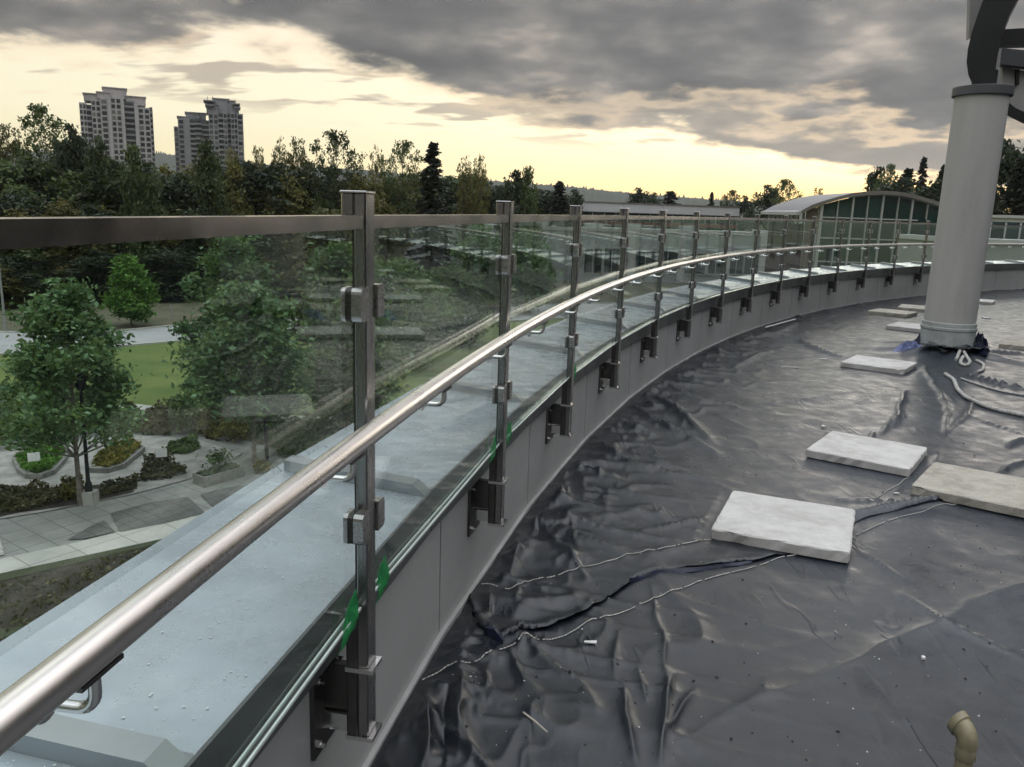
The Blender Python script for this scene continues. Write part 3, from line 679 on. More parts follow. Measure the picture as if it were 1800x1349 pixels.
def compact(V, F, keep):
    F = F[keep]; u, inv = np.unique(F.ravel(), return_inverse=True)
    return V[u], inv.reshape(F.shape)
GZ = deck_h(GX, GY)
RD = np.hypot(GX - CX, GY - CY) - RAD
# keep inside the wall: pull the outer ring of vertices back onto the trim line
over = RD > 0.078
sc_ = np.where(over, (RAD + 0.078) / (RD + RAD), 1.0)
PX, PY = CX + (GX - CX) * sc_, CY + (GY - CY) * sc_
V0 = np.stack([PX, PY, GZ], -1).reshape(-1, 3)
ok = (RD < 0.078).reshape(-1)
inr = (np.hypot(GX - COLC[0], GY - COLC[1]) > 0.22).reshape(-1)
keep0 = ok[quads].any(1) & inr[quads].all(1)
# the edge where the far sheet laps over the near one
EDGE = D((822, 1060), (832, 1090), (842, 1118), (862, 1138), (882, 1145), (905, 1128), (960, 1113), (1010, 1098), (1062, 1066), (1118, 1026), (1165, 1012), (1250, 1003),
         (1330, 993), (1400, 973), (1450, 950), (1505, 920), (1600, 898), (1692, 884), (1760, 862), (1830, 850), (2100, 800))
flat = lambda P: (P[..., 0], P[..., 1])
dE, tE, sE, nx_, ny_ = seg_dist(V0[:, 0], V0[:, 1], EDGE)
far_ = sE > 0
jag = 0.012 * vnoise(V0[:, 0], V0[:, 1], 25, 31) + 0.010 * vnoise(V0[:, 0], V0[:, 1], 60, 32)
va, fa = compact(V0, quads, keep0 & ~(far_ & (dE > 0.35))[quads].all(1))
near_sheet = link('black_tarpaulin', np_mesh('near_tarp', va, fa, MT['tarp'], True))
tag(near_sheet, 'black plastic tarpaulin covering the near part of the roof deck', 'tarpaulin', 'tarpaulins on the roof')
V1 = V0.copy()
lift = 0.004 + 0.016 * np.exp(-(dE / 0.035) ** 2) * np.clip(0.55 + 1.6 * vnoise(V0[:, 0], V0[:, 1], 4, 33), 0.1, 1.2) + 0.004 * np.exp(-(dE / 0.10) ** 2)
V1[:, 2] = paver_press(V1[:, 0], V1[:, 1], V1[:, 2] + lift, 0.011)
bd = ~far_
V1[bd, 0], V1[bd, 1] = nx_[bd] + jag[bd], ny_[bd] + jag[bd]
V1[bd, 2] = deck_h(V1[bd, 0], V1[bd, 1]) + 0.011 + 0.012 * np.clip(vnoise(V1[bd, 0], V1[bd, 1], 5, 35) * 2, -0.8, 1)
V1[:, 2] = paver_press(V1[:, 0], V1[:, 1], V1[:, 2], 0.011)
va, fa = compact(V1, quads, keep0 & far_[quads].any(1))
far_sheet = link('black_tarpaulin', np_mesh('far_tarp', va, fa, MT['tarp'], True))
tag(far_sheet, 'crumpled black plastic tarpaulin lapped over the near sheet and reaching the column', 'tarpaulin', 'tarpaulins on the roof')
def zdeck(x, y, layer=None):
    z = float(deck_h(np.array([x]), np.array([y]))[0])
    d, t, s, _, _ = seg_dist(np.array([x]), np.array([y]), EDGE)
    if s[0] > 0: z += 0.004 + 0.0096 * math.exp(-(d[0] / 0.035) ** 2) + 0.004 * math.exp(-(d[0] / 0.10) ** 2)
    return z
def dense(pts, step):
    out = []
    for (x0, y0), (x1, y1) in zip(pts[:-1], pts[1:]):
        n = max(1, int(math.hypot(x1 - x0, y1 - y0) / step))
        out += [(x0 + (x1 - x0) * k / n, y0 + (y1 - y0) * k / n) for k in range(n)]
    return out + [pts[-1]]
def stitching(pts, parent, seed):
    rr = random.Random(seed); m_ = MB(); pp = dense(D(*pts), 0.013)
    wob = [(x + 0.004 * math.sin(k * 0.31), y + 0.004 * math.cos(k * 0.23)) for k, (x, y) in enumerate(pp)]
    X = np.array([p[0] for p in wob]); Y = np.array([p[1] for p in wob])
    z = deck_h(X, Y); d, t, s, _, _ = seg_dist(X, Y, EDGE)
    z = z + np.where(s > 0, 0.004 + 0.0096 * np.exp(-(d / 0.035) ** 2) + 0.004 * np.exp(-(d / 0.10) ** 2), 0.0) + 0.003
    for k in range(len(wob) - 1):
        if rr.random() < 0.08: continue
        a, b = Vector((X[k], Y[k], z[k])), Vector((X[k + 1], Y[k + 1], z[k + 1]))
        m_.tube([a, a + (b - a) * 0.75], 0.0024, 4)
    o = link('hem_stitching', m_.mesh('hem_stitching', MT['stitch']), parent); tag(o, 'white chain stitching along the hem', kind='stuff')
stitching([(742, 1207), (790, 1190), (830, 1181), (900, 1153), (925, 1137), (945, 1141), (1060, 1097), (1145, 1062), (1230, 1031), (1310, 1008), (1415, 972)], near_sheet, 1)
stitching([(1505, 944), (1560, 922), (1640, 897), (1690, 886)], near_sheet, 2)
stitching([(846, 1039), (892, 1046), (960, 1026), (1040, 1006), (1100, 991), (1200, 966), (1300, 938)], far_sheet, 3)
stitching([(1470, 884), (1540, 880), (1600, 842)], far_sheet, 5)
# dark blue hem turned over along the lap edge
def hem(pts, w, seed, nm, material):
    rr = random.Random(seed); pp = dense(D(*pts), 0.03); vs = []; fs = []
    for k, (x, y) in enumerate(pp):
        z = zdeck(x, y); ww = w * (0.55 + 0.45 * math.sin(math.pi * k / (len(pp) - 1))) * rr.uniform(0.7, 1.2)
        vs += [(x + .004, y + 0.012 + rr.uniform(-.006, .006), z + 0.007), (x, y - ww * 0.5, z + 0.010 + rr.uniform(-.004, .006)), (x, y - ww, z * 0.3 + 0.014 + rr.uniform(0, .005))]
    for k in range(len(pp) - 1):
        for j in range(2): fs.append((k * 3 + j, k * 3 + j + 1, k * 3 + 4 + j, k * 3 + 3 + j))
    o = link(nm, MB().add(vs, fs).mesh(nm, material, smooth=True), far_sheet)
    tag(o, 'dark blue hem turned over at the lap'); return o
hem([(1105, 1034), (1135, 1022), (1170, 1013), (1215, 1010), (1250, 1006), (1320, 996)], 0.022, 4, 'hem', MT['blue_tarp'])
hem([(852, 1128), (868, 1140), (884, 1147)], 0.026, 6, 'hem', MT['blue_tarp'])

# ------------------------------------------------------------------ pavers
def paver(pts, label, material, th=0.05, seed=0, top=PTOP):
    rr = random.Random(seed); mx, my, ang = paver_pose(pts)
    hs = 0.305; m_ = MB()
    # finely cut edges so that they can chip
    n = 14; ring = []
    for sx, sy, ux, uy in ((-1, -1, 1, 0), (1, -1, 0, 1), (1, 1, -1, 0), (-1, 1, 0, -1)):
        for k in range(n): ring.append((sx * hs + ux * 2 * hs * k / n, sy * hs + uy * 2 * hs * k / n))
    lv = []
    for z, inset, jit in ((0, 0.002, 0.002), (th - 0.006, 0.0, 0.0022), (th, 0.006, 0.0028)):
        for k, (x, y) in enumerate(ring):
            f = 1 - inset / hs
            chip = 0.008 if rr.random() < 0.06 else 0
            if k % n == 0: chip += rr.uniform(0.000, 0.006)
            f -= chip / hs
            lv.append((x * f + rr.uniform(-jit, jit), y * f + rr.uniform(-jit, jit), z + rr.uniform(-.0006, .0006)))
    q = len(ring); fs = [tuple(range(q - 1, -1, -1)), tuple(range(2 * q, 3 * q))]
    for r in range(2):
        for k in range(q): fs.append((r * q + k, r * q + (k + 1) % q, (r + 1) * q + (k + 1) % q, (r + 1) * q + k))
    o = link('concrete_paver', m_.add(lv, fs).mesh('concrete_paver', material), None, (mx, my, top - th), ang)
    o.rotation_euler = (rr.uniform(-.006, .006), rr.uniform(-.006, .006), ang)
    tag(o, label, 'paver', 'concrete pavers weighing down the tarpaulin'); return o
for pts, lb, mk, sd_ in PAVERS: paver(pts, lb, MT[mk], seed=sd_)

# ------------------------------------------------------------------ column and ring canopy
cz0 = 0.02
colm = empty('concrete_column', (COLC[0], COLC[1], 0), 'round pale concrete column standing on the tarpaulin', 'column')
link('shaft', MB().lathe([(0.268, 0.40), (0.266, 1.6), (0.264, 2.835)], n=40).mesh('shaft', MT['concrete'], smooth=True), colm)
link('base_sleeve', MB().lathe([(0.285, -0.02), (0.285, 0.30), (0.283, 0.315), (0.292, 0.318), (0.292, 0.345), (0.283, 0.349), (0.282, 0.395), (0.270, 0.40)], n=40).mesh('base_sleeve', MT['conc_base'], smooth=True), colm)
link('cap_plate', MB().lathe([(0.290, 2.835), (0.296, 2.84), (0.296, 2.925), (0.290, 2.93)], n=40).mesh('cap_plate', MT['mid_steel'], smooth=True), colm)
link('bearing', MB().lathe([(0.15, 2.93), (0.12, 2.96), (0.12, 3.10)], n=24).mesh('bearing', MT['dark_steel'], smooth=True), colm)

def ringpts(pp, y): return [Vector(at_y(x, yy, y)) for x, yy in pp]
CB = at_y(1735, 148, 9.33)
can = empty('ring_canopy', CB, 'dark steel ring-shaped canopy frame resting on the round column', 'canopy')
def sweep_plate(outer, inner, y, depth, shift):
    """curved plate between two outlines at distance y, thick in depth; shift moves the far side"""
    o_, i_ = ringpts(outer, y), ringpts(inner, y); n = len(o_); vs = []
    sh = Vector((shift[0], depth, shift[1]))
    for a, b in zip(o_, i_): vs += [a, b, b + sh, a + sh]
    fs = []
    for k in range(n - 1):
        for j in range(4): fs.append((4 * k + j, 4 * k + (j + 1) % 4, 4 * k + 4 + (j + 1) % 4, 4 * k + 4 + j))
    fs += [(3, 2, 1, 0), tuple(4 * (n - 1) + j for j in range(4))]
    return MB().add([tuple(v) for v in vs], fs)
RO = [(2500, -330), (2200, -305), (1980, -255), (1850, -180), (1785, -115), (1752, -60), (1736, -25), (1728, 0), (1718, 28), (1708, 58), (1701, 88), (1699, 110), (1702, 132), (1711, 152), (1728, 173), (1748, 188), (1775, 206), (1810, 223), (1860, 236), (1930, 238), (2200, 226), (2500, 205)]
RI = [(2500, -270), (2200, -245), (2020, -205), (1910, -150), (1852, -105), (1822, -60), (1800, -25), (1788, 0), (1775, 25), (1766, 48), (1758, 75), (1752, 100), (1749, 122), (1750, 145), (1752, 160), (1764, 175), (1785, 190), (1815, 204), (1860, 214), (1930, 216), (2200, 205), (2500, 185)]
link('ring', sweep_plate(RO, RI, 9.20, 0.26, (0.15, 0.03)).mesh('ring', MT['dark_steel'], org=CB), can)
def slab(pp, y, depth, nm, material):
    a = ringpts(pp, y); n = len(a); vs = [tuple(v) for v in a] + [(v.x, v.y + depth, v.z) for v in a]
    fs = [tuple(range(n - 1, -1, -1)), tuple(range(n, 2 * n))] + [(i, (i + 1) % n, n + (i + 1) % n, n + i) for i in range(n)]
    return link(nm, MB().add(vs, fs).mesh(nm, material, org=CB), can)
slab([(1758, 52), (2490, 12), (2490, 62), (1752, 80)], 9.52, 0.2, 'cross_beam', MT['dark_steel'])
slab([(1752, 84), (2490, 150), (2490, 195), (1750, 112)], 9.50, 0.15, 'lower_beam', MT['mid_steel'])
slab([(1752, 86), (1761, 85), (1757, 118), (1759, 150), (1752, 158), (1748, 140), (1748, 112)], 9.40, 0.06, 'end_flange', MT['pale_panel'])
slab([(1762, 118), (1900, 140), (1900, 214), (1815, 203), (1785, 190), (1764, 172)], 9.62, 0.05, 'infill_panel', MT['pale_panel'])
slab([(1787, 122), (1792, 122), (1792, 150), (1787, 150)], 9.58, 0.03, 'panel_rib', MT['dark_steel'])
slab([(1707, -60), (1775, -60), (1740, 30), (1703, 70)], 9.80, 0.06, 'upper_panel', MT['pale_panel'])

# the rooftop pavilion that closes the deck to the right, out of the picture; it darkens and is mirrored in the glass
PVX = 9.9
pav = empty('rooftop_pavilion', (PVX, 0, 0), 'dark glazed rooftop pavilion wall along the right side of the deck', 'building')
link('wall', MB().box(0.05, 6, -11, 14.5, -0.03, 4.2).mesh('wall', MT['dark_steel']), pav)
for k in range(17):
    y0 = -10.9 + k * 1.47
    w_ = link('window', MB().box(0.0, 0.045, y0 + 0.06, y0 + 1.41, 0.5, 2.9).mesh('window', MT['pav_glass']), pav)
    link('panel', MB().box(0.0, 0.045, y0 + 0.03, y0 + 1.44, 0.02, 0.44).mesh('panel', MT['mid_steel']), pav)
    link('panel', MB().box(0.0, 0.045, y0 + 0.03, y0 + 1.44, 2.98, 3.75).mesh('panel', MT['mid_steel']), pav)
    link('mullion', MB().box(-0.05, 0.044, y0 - 0.025, y0 + 0.025, 0.0, 3.8).mesh('mullion', MT['dark_steel']), pav)
link('eave', MB().box(-0.5, 6.2, -11.2, 14.6, 4.21, 4.5).mesh('eave', MT['dark_steel']), pav)

# ------------------------------------------------------------------ small things on the deck
def bundle(px, py, w, d, hh, label, material, seed, flap=True):
    rr = random.Random(seed); x, y, _ = at_z(px, py, 0.03); z = zdeck(x, y) - 0.015
    n, k = 18, 8; vs = [(0, 0, hh * rr.uniform(0.8, 1))]; fs = []
    for r in range(1, k + 1):
        u = r / k
        for j in range(n):
            t = 2 * math.pi * j / n
            e = 1 + 0.28 * math.sin(3 * t + seed) + 0.16 * math.sin(7 * t + 2 * seed) + rr.uniform(-.10, .10)
            zz = hh * (1 - u ** 1.7) * (1 + 0.35 * math.sin(5 * t + 3 * u * 4 + seed)) + rr.uniform(-.012, .012)
            vs.append((w * u * e * math.cos(t), d * u * e * math.sin(t), max(0.0, zz)))
    for j in range(n): fs.append((0, 1 + j, 1 + (j + 1) % n))
    for r in range(k - 1):
        for j in range(n): fs.append((1 + r * n + j, 1 + (r + 1) * n + j, 1 + (r + 1) * n + (j + 1) % n, 1 + r * n + (j + 1) % n))
    o = link('tarp_bundle', MB().add(vs, fs).mesh('tarp_bundle', material), None, (x, y, z)); tag(o, label, 'tarp', 'bunched tarp round the column foot')
    return o
bundle(1597, 620, 0.20, 0.14, 0.10, 'crumpled pale blue tarp bunched left of the column foot', MT['blue_pale'], 3)
bundle(1622, 618, 0.10, 0.12, 0.14, 'black crumpled tarp tucked against the left of the column foot', MT['blue_tarp'], 5)
bundle(1718, 628, 0.11, 0.16, 0.17, 'dark blue tarp bulging out at the right of the column foot', MT['blue_tarp'], 7)
# plastic skirt tied over the front of the column foot
rr = random.Random(4); vs = []; fs = []; nsk = 40
for k in range(nsk + 1):
    t = math.radians(-158 + 140 * k / nsk)
    for r, zt in ((0.288, 0.16), (0.31, 0.135), (0.36, 0.10), (0.43, 0.075 + 0.02)):
        q = r + (0.03 * math.sin(k * 0.45) + rr.uniform(-.01, .01)) * (r > 0.35)
        vs.append((COLC[0] + q * math.cos(t), COLC[1] + q * math.sin(t), zt + 0.02 * (r < 0.35) * math.sin(k * 0.3 + 1) + rr.uniform(-.006, .006) + 0.06 * (r > 0.35)))
for k in range(nsk):
    for j in range(3): fs.append((k * 4 + j, k * 4 + j + 1, k * 4 + 5 + j, k * 4 + 4 + j))
SK = (COLC[0], COLC[1] - 0.3, 0.05)
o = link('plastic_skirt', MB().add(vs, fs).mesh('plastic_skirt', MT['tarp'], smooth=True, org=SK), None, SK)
tag(o, 'torn black plastic skirt tied around the front of the column foot', 'plastic sheet')
def rope(pts, r, label, lift=0.0, seed=0, zs=None):
    pp = dense([at_z(x, y, 0.05)[:2] for x, y in pts], 0.05); m_ = MB()
    P = []
    for k, (x, y) in enumerate(pp):
        rcol = math.hypot(x - COLC[0], y - COLC[1])
        z = zdeck(x, y) + r * 0.9 + (0.02 if rcol < 0.5 else 0)
        P.append((x, y, z))
    # smooth
    for _ in range(3):
        P = [P[0]] + [tuple((P[k - 1][j] + 2 * P[k][j] + P[k + 1][j]) / 4 for j in range(3)) for k in range(1, len(P) - 1)] + [P[-1]]
    n = 10
    tot = []
    for k in range(len(P) - 1):          # finer, with a twisted lay
        for q in range(4): tot.append(tuple(P[k][j] + (P[k + 1][j] - P[k][j]) * q / 4 for j in range(3)))
    tot.append(P[-1])
    m_.tube(tot, [r * (1 + 0.13 * math.sin(i * 1.9)) for i in range(len(tot))], n)
    o = link('rope', m_.mesh('rope', MT['rope'], smooth=True, org=tot[0]), None, tot[0]); tag(o, label, 'rope'); return o
rope([(1662, 655), (1677, 665), (1684, 682), (1700, 696), (1722, 707), (1757, 718), (1800, 727), (1850, 737)], 0.017, 'thick dirty white rope running from the column foot to the right edge')
rope([(1716, 637), (1730, 641), (1728, 650), (1718, 653)], 0.015, 'short frayed rope end hooked to the right of the column foot')
rope([(1680, 636), (1688, 627), (1697, 633), (1706, 640), (1698, 645), (1686, 641), (1692, 634)], 0.016, 'knot of grey rope tied low on the column foot')
rope([(1690, 662), (1720, 672), (1760, 684), (1830, 695)], 0.009, 'thin grey cord lying beside the dark fold right of the column')

# PVC stub with an elbow
pv = at_z(1680, 1425, 0.0)
pipe = empty('vent_pipe', (pv[0], pv[1], 0), 'weathered beige plastic vent pipe elbow sticking up in the near right corner', 'pipe')
pipe.scale = (0.76, 0.76, 1.0)
link('stub', MB().lathe([(0.028, -0.01), (0.028, 0.16)], n=24).mesh('stub', MT['pvc'], smooth=True), pipe)
link('collar', MB().lathe([(0.031, 0.155), (0.033, 0.158), (0.033, 0.182), (0.031, 0.19)], n=24).mesh('collar', MT['pvc'], smooth=True), pipe)
dirv = Vector((-0.30, 0.88, 0.38)).normalized(); el = [Vector((0, 0, 0.186)), Vector((0, 0, 0.200))]
for t in (0.2, 0.45, 0.7, 0.95): el.append(Vector((0, 0, 0.200)) + Vector((0, 0, 0.026)) * math.sin(t * 1.3) + Vector((dirv.x, dirv.y, 0)) * 0.026 * (1 - math.cos(t * 1.3)))
el.append(el[-1] + dirv * 0.016)
link('elbow', MB().tube(el, [0.0318] + [0.0322] * 6, 24).mesh('elbow', MT['pvc'], smooth=True), pipe)
link('socket', MB().tube([el[-1] - dirv * 0.002, el[-1] + dirv * 0.001, el[-1] + dirv * 0.022, el[-1] + dirv * 0.024], [0.033, 0.0365, 0.0368, 0.034], 24).mesh('socket', MT['pvc'], smooth=True), pipe)
el.append(el[-1] + dirv * 0.026)
rr = random.Random(8); e = el[-1]; u_ = dirv.cross(Vector((0, 0, 1))).normalized(); w_ = dirv.cross(u_); vs = [tuple(e)]
for k in range(14):
    t = 2 * math.pi * k / 14; q = 0.036 * rr.uniform(.75, 1.15); vs.append(tuple(e + u_ * math.cos(t) * q + w_ * math.sin(t) * q - dirv * rr.uniform(0, .016)))
link('torn_tape', MB().add(vs, [(0, k + 1, (k + 1) % 14 + 1) for k in range(14)]).mesh('torn_tape', MT['tape_clear']), pipe)

def small(nm, px, py, mb, material, label, cat, rz=0.0, group=None):
    x, y, _ = at_z(px, py, 0.015); z = zdeck(x, y)
    o = link(nm, mb.mesh(nm, material), None, (x, y, z + 0.001), rz); tag(o, label, cat, group); return o
p0, p1 = at_z(919, 1267, .02), at_z(962, 1304, .02)
dv = (p1[0] - p0[0], p1[1] - p0[1])
m_ = MB().tube([(0, 0, .006), (dv[0] * .5, dv[1] * .5, .009), (dv[0], dv[1], .008)], [.0028, .0034, .0022], 6)
small('twig', 919, 1267, m_, MT['twig'], 'thin pale stick lying on the near tarpaulin', 'stick')
small('paper_scrap', 1037, 1140, MB().prism([(-.022, -.006), (.02, -.010), (.024, .008), (-.02, .004)], .001, .005), MT['scrap'], 'white paper scrap on the near tarpaulin below the lap', 'scrap')
small('paper_scrap', 1622, 1158, MB().prism([(-.008, -.006), (.004, -.009), (.009, .003), (0, .008)], .001, .009), MT['scrap'], 'tiny white crumb on the near tarpaulin above the vent pipe', 'scrap')
small('paper_scrap', 1388, 647, MB().prism([(-.09, -.008), (.09, -.003), (.09, .006), (-.08, .006)], .001, .008), MT['scrap'], 'thin white strip on the tarpaulin left of the column paver', 'scrap')
small('paper_scrap', 1447, 752, MB().prism([(-.012, -.016), (.014, -.012), (.008, .018), (-.010, .014)], .001, .014), MT['scrap'], 'white crumb beside the smooth white paver', 'scrap')
small('paper_scrap', 1448, 633, MB().prism([(-.035, -.01), (.03, -.012), (.04, .01), (-.03, .012)], .001, .008), MT['scrap'], 'small white scrap by the paver at the column', 'scrap')
small('paper_scrap', 1733, 560, MB().prism([(-.06, -.05), (.05, -.05), (.07, .05), (-.04, .06)], .001, .012), MT['scrap'], 'white scrap far off to the right of the column', 'scrap')
small('paper_scrap', 1576, 868, MB().prism([(-.016, -.006), (.015, -.004), (.014, .006), (-.016, .005)], .001, .006), MT['scrap'], 'white sliver between the nearest paver and the beige paver', 'scrap')
p0, p1 = at_z(1345, 582, .03), at_z(1398, 567, .03)
m_ = MB().tube([(0, 0, .04), ((p1[0] - p0[0]), (p1[1] - p0[1]), .04)], .010, 8)
small('batten', 1345, 582, m_, MT['scrap'], 'white batten lying along the foot of the parapet', 'batten')
# grit: dark and white flecks scattered over the sheets
def grit(seed, n, material, size, nm, label):
    rr = random.Random(seed); V = []; F = []
    pp = []
    while len(pp) < n:
        x, y, _ = at_z(rr.uniform(760, 1800), rr.uniform(560, 1349), 0.015)
        if math.hypot(x - CX, y - CY) - RAD < 0 and math.hypot(x - COLC[0], y - COLC[1]) > 0.4: pp.append((x, y))
    X = np.array([p[0] for p in pp]); Y = np.array([p[1] for p in pp]); Z = deck_h(X, Y)
    d, t, s_, _, _ = seg_dist(X, Y, EDGE); Z = Z + np.where(s_ > 0, 0.005 + 0.0096 * np.exp(-(d / 0.035) ** 2) + 0.004 * np.exp(-(d / 0.10) ** 2), 0.0005)
    m_ = MB()
    for x, y, z in zip(X, Y, Z):
        q = size * rr.choice((0.5, 0.7, 1, 1, 1.6)); a = rr.uniform(0, 6.3); c, s = math.cos(a) * q, math.sin(a) * q
        m_.add([(x + c, y + s, z), (x - s * .6, y + c * .6, z), (x - c, y - s, z), (x + s * .7, y - c * .7, z), (x, y, z + q * 0.7)], [(0, 1, 4), (1, 2, 4), (2, 3, 4), (3, 0, 4)])
    o = link(nm, m_.mesh(nm, material)); tag(o, label, 'debris', kind='stuff')
grit(21, 150, MT['speck'], 0.0028, 'white_flecks', 'tiny white flecks scattered over the tarpaulin')
grit(22, 170, MT['dirt'], 0.0048, 'dirt_bits', 'dark bits of dirt scattered over the tarpaulin')
# dried water spots on the coping
rr = random.Random(12); m_ = MB()
for _ in range(900):
    i_ = rr.uniform(-1.4, 3.5) if rr.random() < 0.5 else rr.uniform(-1.2, 0.4); off = 0.08 + 0.40 * rr.random() ** 1.1
    q = rr.choice((.0012, .0016, .002, .003)); x, y, _ = arc(i_, off); z = 0.612 + (off - .078) / .482 * .04 + 0.0022
    m_.add([(x + q, y, z), (x, y + q * rr.uniform(.6, 1.6), z), (x - q, y, z), (x, y - q, z)], [(0, 1, 2, 3)])
o = link('water_spots', m_.mesh('water_spots', MT['speck'], org=L), par); tag(o, 'pale dried water spots on the coping', kind='stuff')

# ================================================================== the ground below
G = lambda px, py: at_z(px, py, GROUND)[:2]
def sheet(nm, pts, material, dz, label=None):
    z = GROUND + dz
    me = MB().add([(x, y, z) for x, y in pts], [tuple(range(len(pts)))]).mesh(nm, material)
    if me.polygons[0].normal.z < 0: me.flip_normals()
    o = link(nm, me); tag(o, label, kind='structure'); return o
gv = [(3400 * math.cos(t), 1500 + 1900 * math.sin(t)) for t in np.linspace(0, 2 * math.pi, 65)[:-1]]
sheet('ground', gv, MT['ground'], 0.0)
sheet('plaza', [(-60, 8), (40, 8), (40, 46), (-60, 56)], MT['plaza'], 0.02)
sheet('woodland_floor', [(-120, 60), (-45, 70.9), (-35.7, 73.4), (-31.6, 78.8), (5, 107), (60, 136), (60, 200), (-160, 200)], MT['verge'], 0.02)
sheet('lawn', [(-90, 30), (-38.4, 60.2), (-35.2, 62.1), (-32.1, 64.8), (-27.8, 69.1), (10, 95), (60, 118), (60, 52), (10, 46.5), (-8.8, 45.4), (-14.8, 45.3), (-20.8, 46.3), (-30.6, 48.8), (-70, 57)], MT['lawn'], 0.04)
road = sheet('road', [(-90, 28), (-38.4, 60.2), (-35.2, 62.1), (-32.1, 64.8), (-27.8, 69.1), (10, 95), (60, 118), (60, 132), (5, 105), (-31.6, 77.8), (-35.7, 72.4), (-45, 69.8), (-110, 45)], MT['road'], 0.06)
def kerb(pts, w, hh, nm, material, dz=0.0):
    vs = []; n = len(pts)
    for k, (x, y) in enumerate(pts):
        a, b = pts[max(0, k - 1)], pts[min(n - 1, k + 1)]; dx_, dy_ = b[0] - a[0], b[1] - a[1]; l = math.hypot(dx_, dy_)
        nx, ny = -dy_ / l * w / 2, dx_ / l * w / 2
        vs += [(x + nx, y + ny, GROUND + dz), (x - nx, y - ny, GROUND + dz), (x - nx, y - ny, GROUND + dz + hh), (x + nx, y + ny, GROUND + dz + hh)]
    fs = [f for k in range(n - 1) for f in [tuple(4 * k + q for q in (j, (j + 1) % 4)) + tuple(4 * k + 4 + q for q in ((j + 1) % 4, j)) for j in range(4)]]
    return MB().add(vs, fs)
for nm, pts in (('kerb', [(-90, 28), (-38.4, 60.2), (-35.2, 62.1), (-32.1, 64.8), (-27.8, 69.1), (10, 95), (60, 118)]), ('kerb', [(-110, 45), (-45, 69.8), (-35.7, 72.4), (-31.6, 77.8), (5, 105), (60, 132)])):
    link(nm, kerb(pts, 0.3, 0.18, nm, None).mesh(nm, MT['path']), road)
sheet('footpath', [(-60, 56), (-30.6, 48.8), (-20.8, 46.3), (-14.8, 45.2), (-8.8, 45.1), (30, 47), (30, 45), (-8.8, 43.6), (-14.5, 43.8), (-20.1, 44.5), (-30, 47), (-60, 54)], MT['path'], 0.08)
sheet('planted_strip', [G(-150, 800), G(60, 770), G(200, 752), G(350, 760), G(430, 775), G(520, 800), G(560, 770), G(520, 748), G(430, 742), G(270, 732), G(100, 725), G(-150, 740)], MT['verge'], 0.05)
sheet('gravel_garden', [G(-150, 805), G(0, 790), G(200, 765), G(350, 775), G(425, 800), G(380, 825), G(330, 845), G(230, 872), G(90, 900), G(0, 915), G(-150, 950)], MT['gravel'], 0.06)
sheet('border_bed', [G(-60, 890), G(10, 872), G(60, 862), G(145, 858), G(240, 850), G(235, 868), G(150, 888), G(30, 905), G(-60, 925)], MT['mulch'], 0.09)
sheet('paving_band', [G(-100, 1005), G(0, 985), G(130, 957), G(310, 912), G(420, 885), G(600, 840), G(600, 862), G(420, 915), G(310, 945), G(150, 980), G(0, 1012), G(-100, 1035)], MT['path'], 0.05)
dark = sheet('dark_paving', [G(195, 905), G(255, 888), G(330, 876), G(362, 905), G(300, 920), G(212, 938)], MT['plaza_dark'], 0.07)
sheet('dark_paving', [G(118, 952), G(165, 925), G(183, 918), G(203, 938), G(150, 950)], MT['plaza_dark'], 0.07)
sheet('dark_paving', [G(352, 872), G(400, 860), G(470, 850), G(500, 870), G(380, 898)], MT['plaza_dark'], 0.07)
sheet('paving_strip', [G(-60, 960), G(0, 950), G(8, 978), G(-60, 995)], MT['path'], 0.07)
sheet('mulch_bed', [G(-100, 1037), G(0, 1014), G(150, 982), G(310, 947), G(420, 917), G(600, 864), (2, 24), (4, 8), (-40, 6)], MT['mulch'], 0.09)
sheet('grass_edge', [G(-100, 1037), G(0, 1014), G(150, 982), G(310, 947), G(420, 917), G(420, 921), G(310, 954), G(150, 992), G(0, 1028), G(-100, 1055)], MT['ground'], 0.11)
sheet('grass_edge', [G(-100, 1160), G(0, 1112), G(50, 1105), G(52, 1118), G(0, 1128), G(-100, 1180)], MT['ground'], 0.11)

# ------------------------------------------------------------------ leaves and trees
def leaves(rg, P, size, nm, material, flat=0.5):
    n = len(P); u = rg.normal(size=(n, 3)); u[:, 2] *= flat; u /= np.linalg.norm(u, axis=1)[:, None]
    w = np.cross(u, rg.normal(size=(n, 3))); w /= np.linalg.norm(w, axis=1)[:, None]
    s = size * rg.uniform(0.4, 1.65, (n, 1))
    V = np.stack([P - u * s, P + w * s * 0.55, P + u * s, P - w * s * 0.55], 1).reshape(-1, 3)
    return np_mesh(nm, V, np.arange(4 * n).reshape(-1, 4), material)
def envelope(kind, u):
    if kind == 'round': return math.sin(math.pi * min(1, (u * 0.93 + 0.05)) ** 0.85) ** 0.6
    if kind == 'oval': return math.sin(math.pi * (u * 0.9 + 0.08) ** 0.75) ** 0.75
    if kind == 'flame': return max(0.05, math.sin(math.pi * (u * 0.94 + 0.05) ** 0.62))
    if kind == 'dome': return (0.55 + 0.45 * min(1, u / 0.4)) * max(0.0, 1 - max(0, (u - 0.5) / 0.52) ** 2.2) ** 0.5
    if kind == 'cone': return max(0.02, (1 - u) ** 0.75)
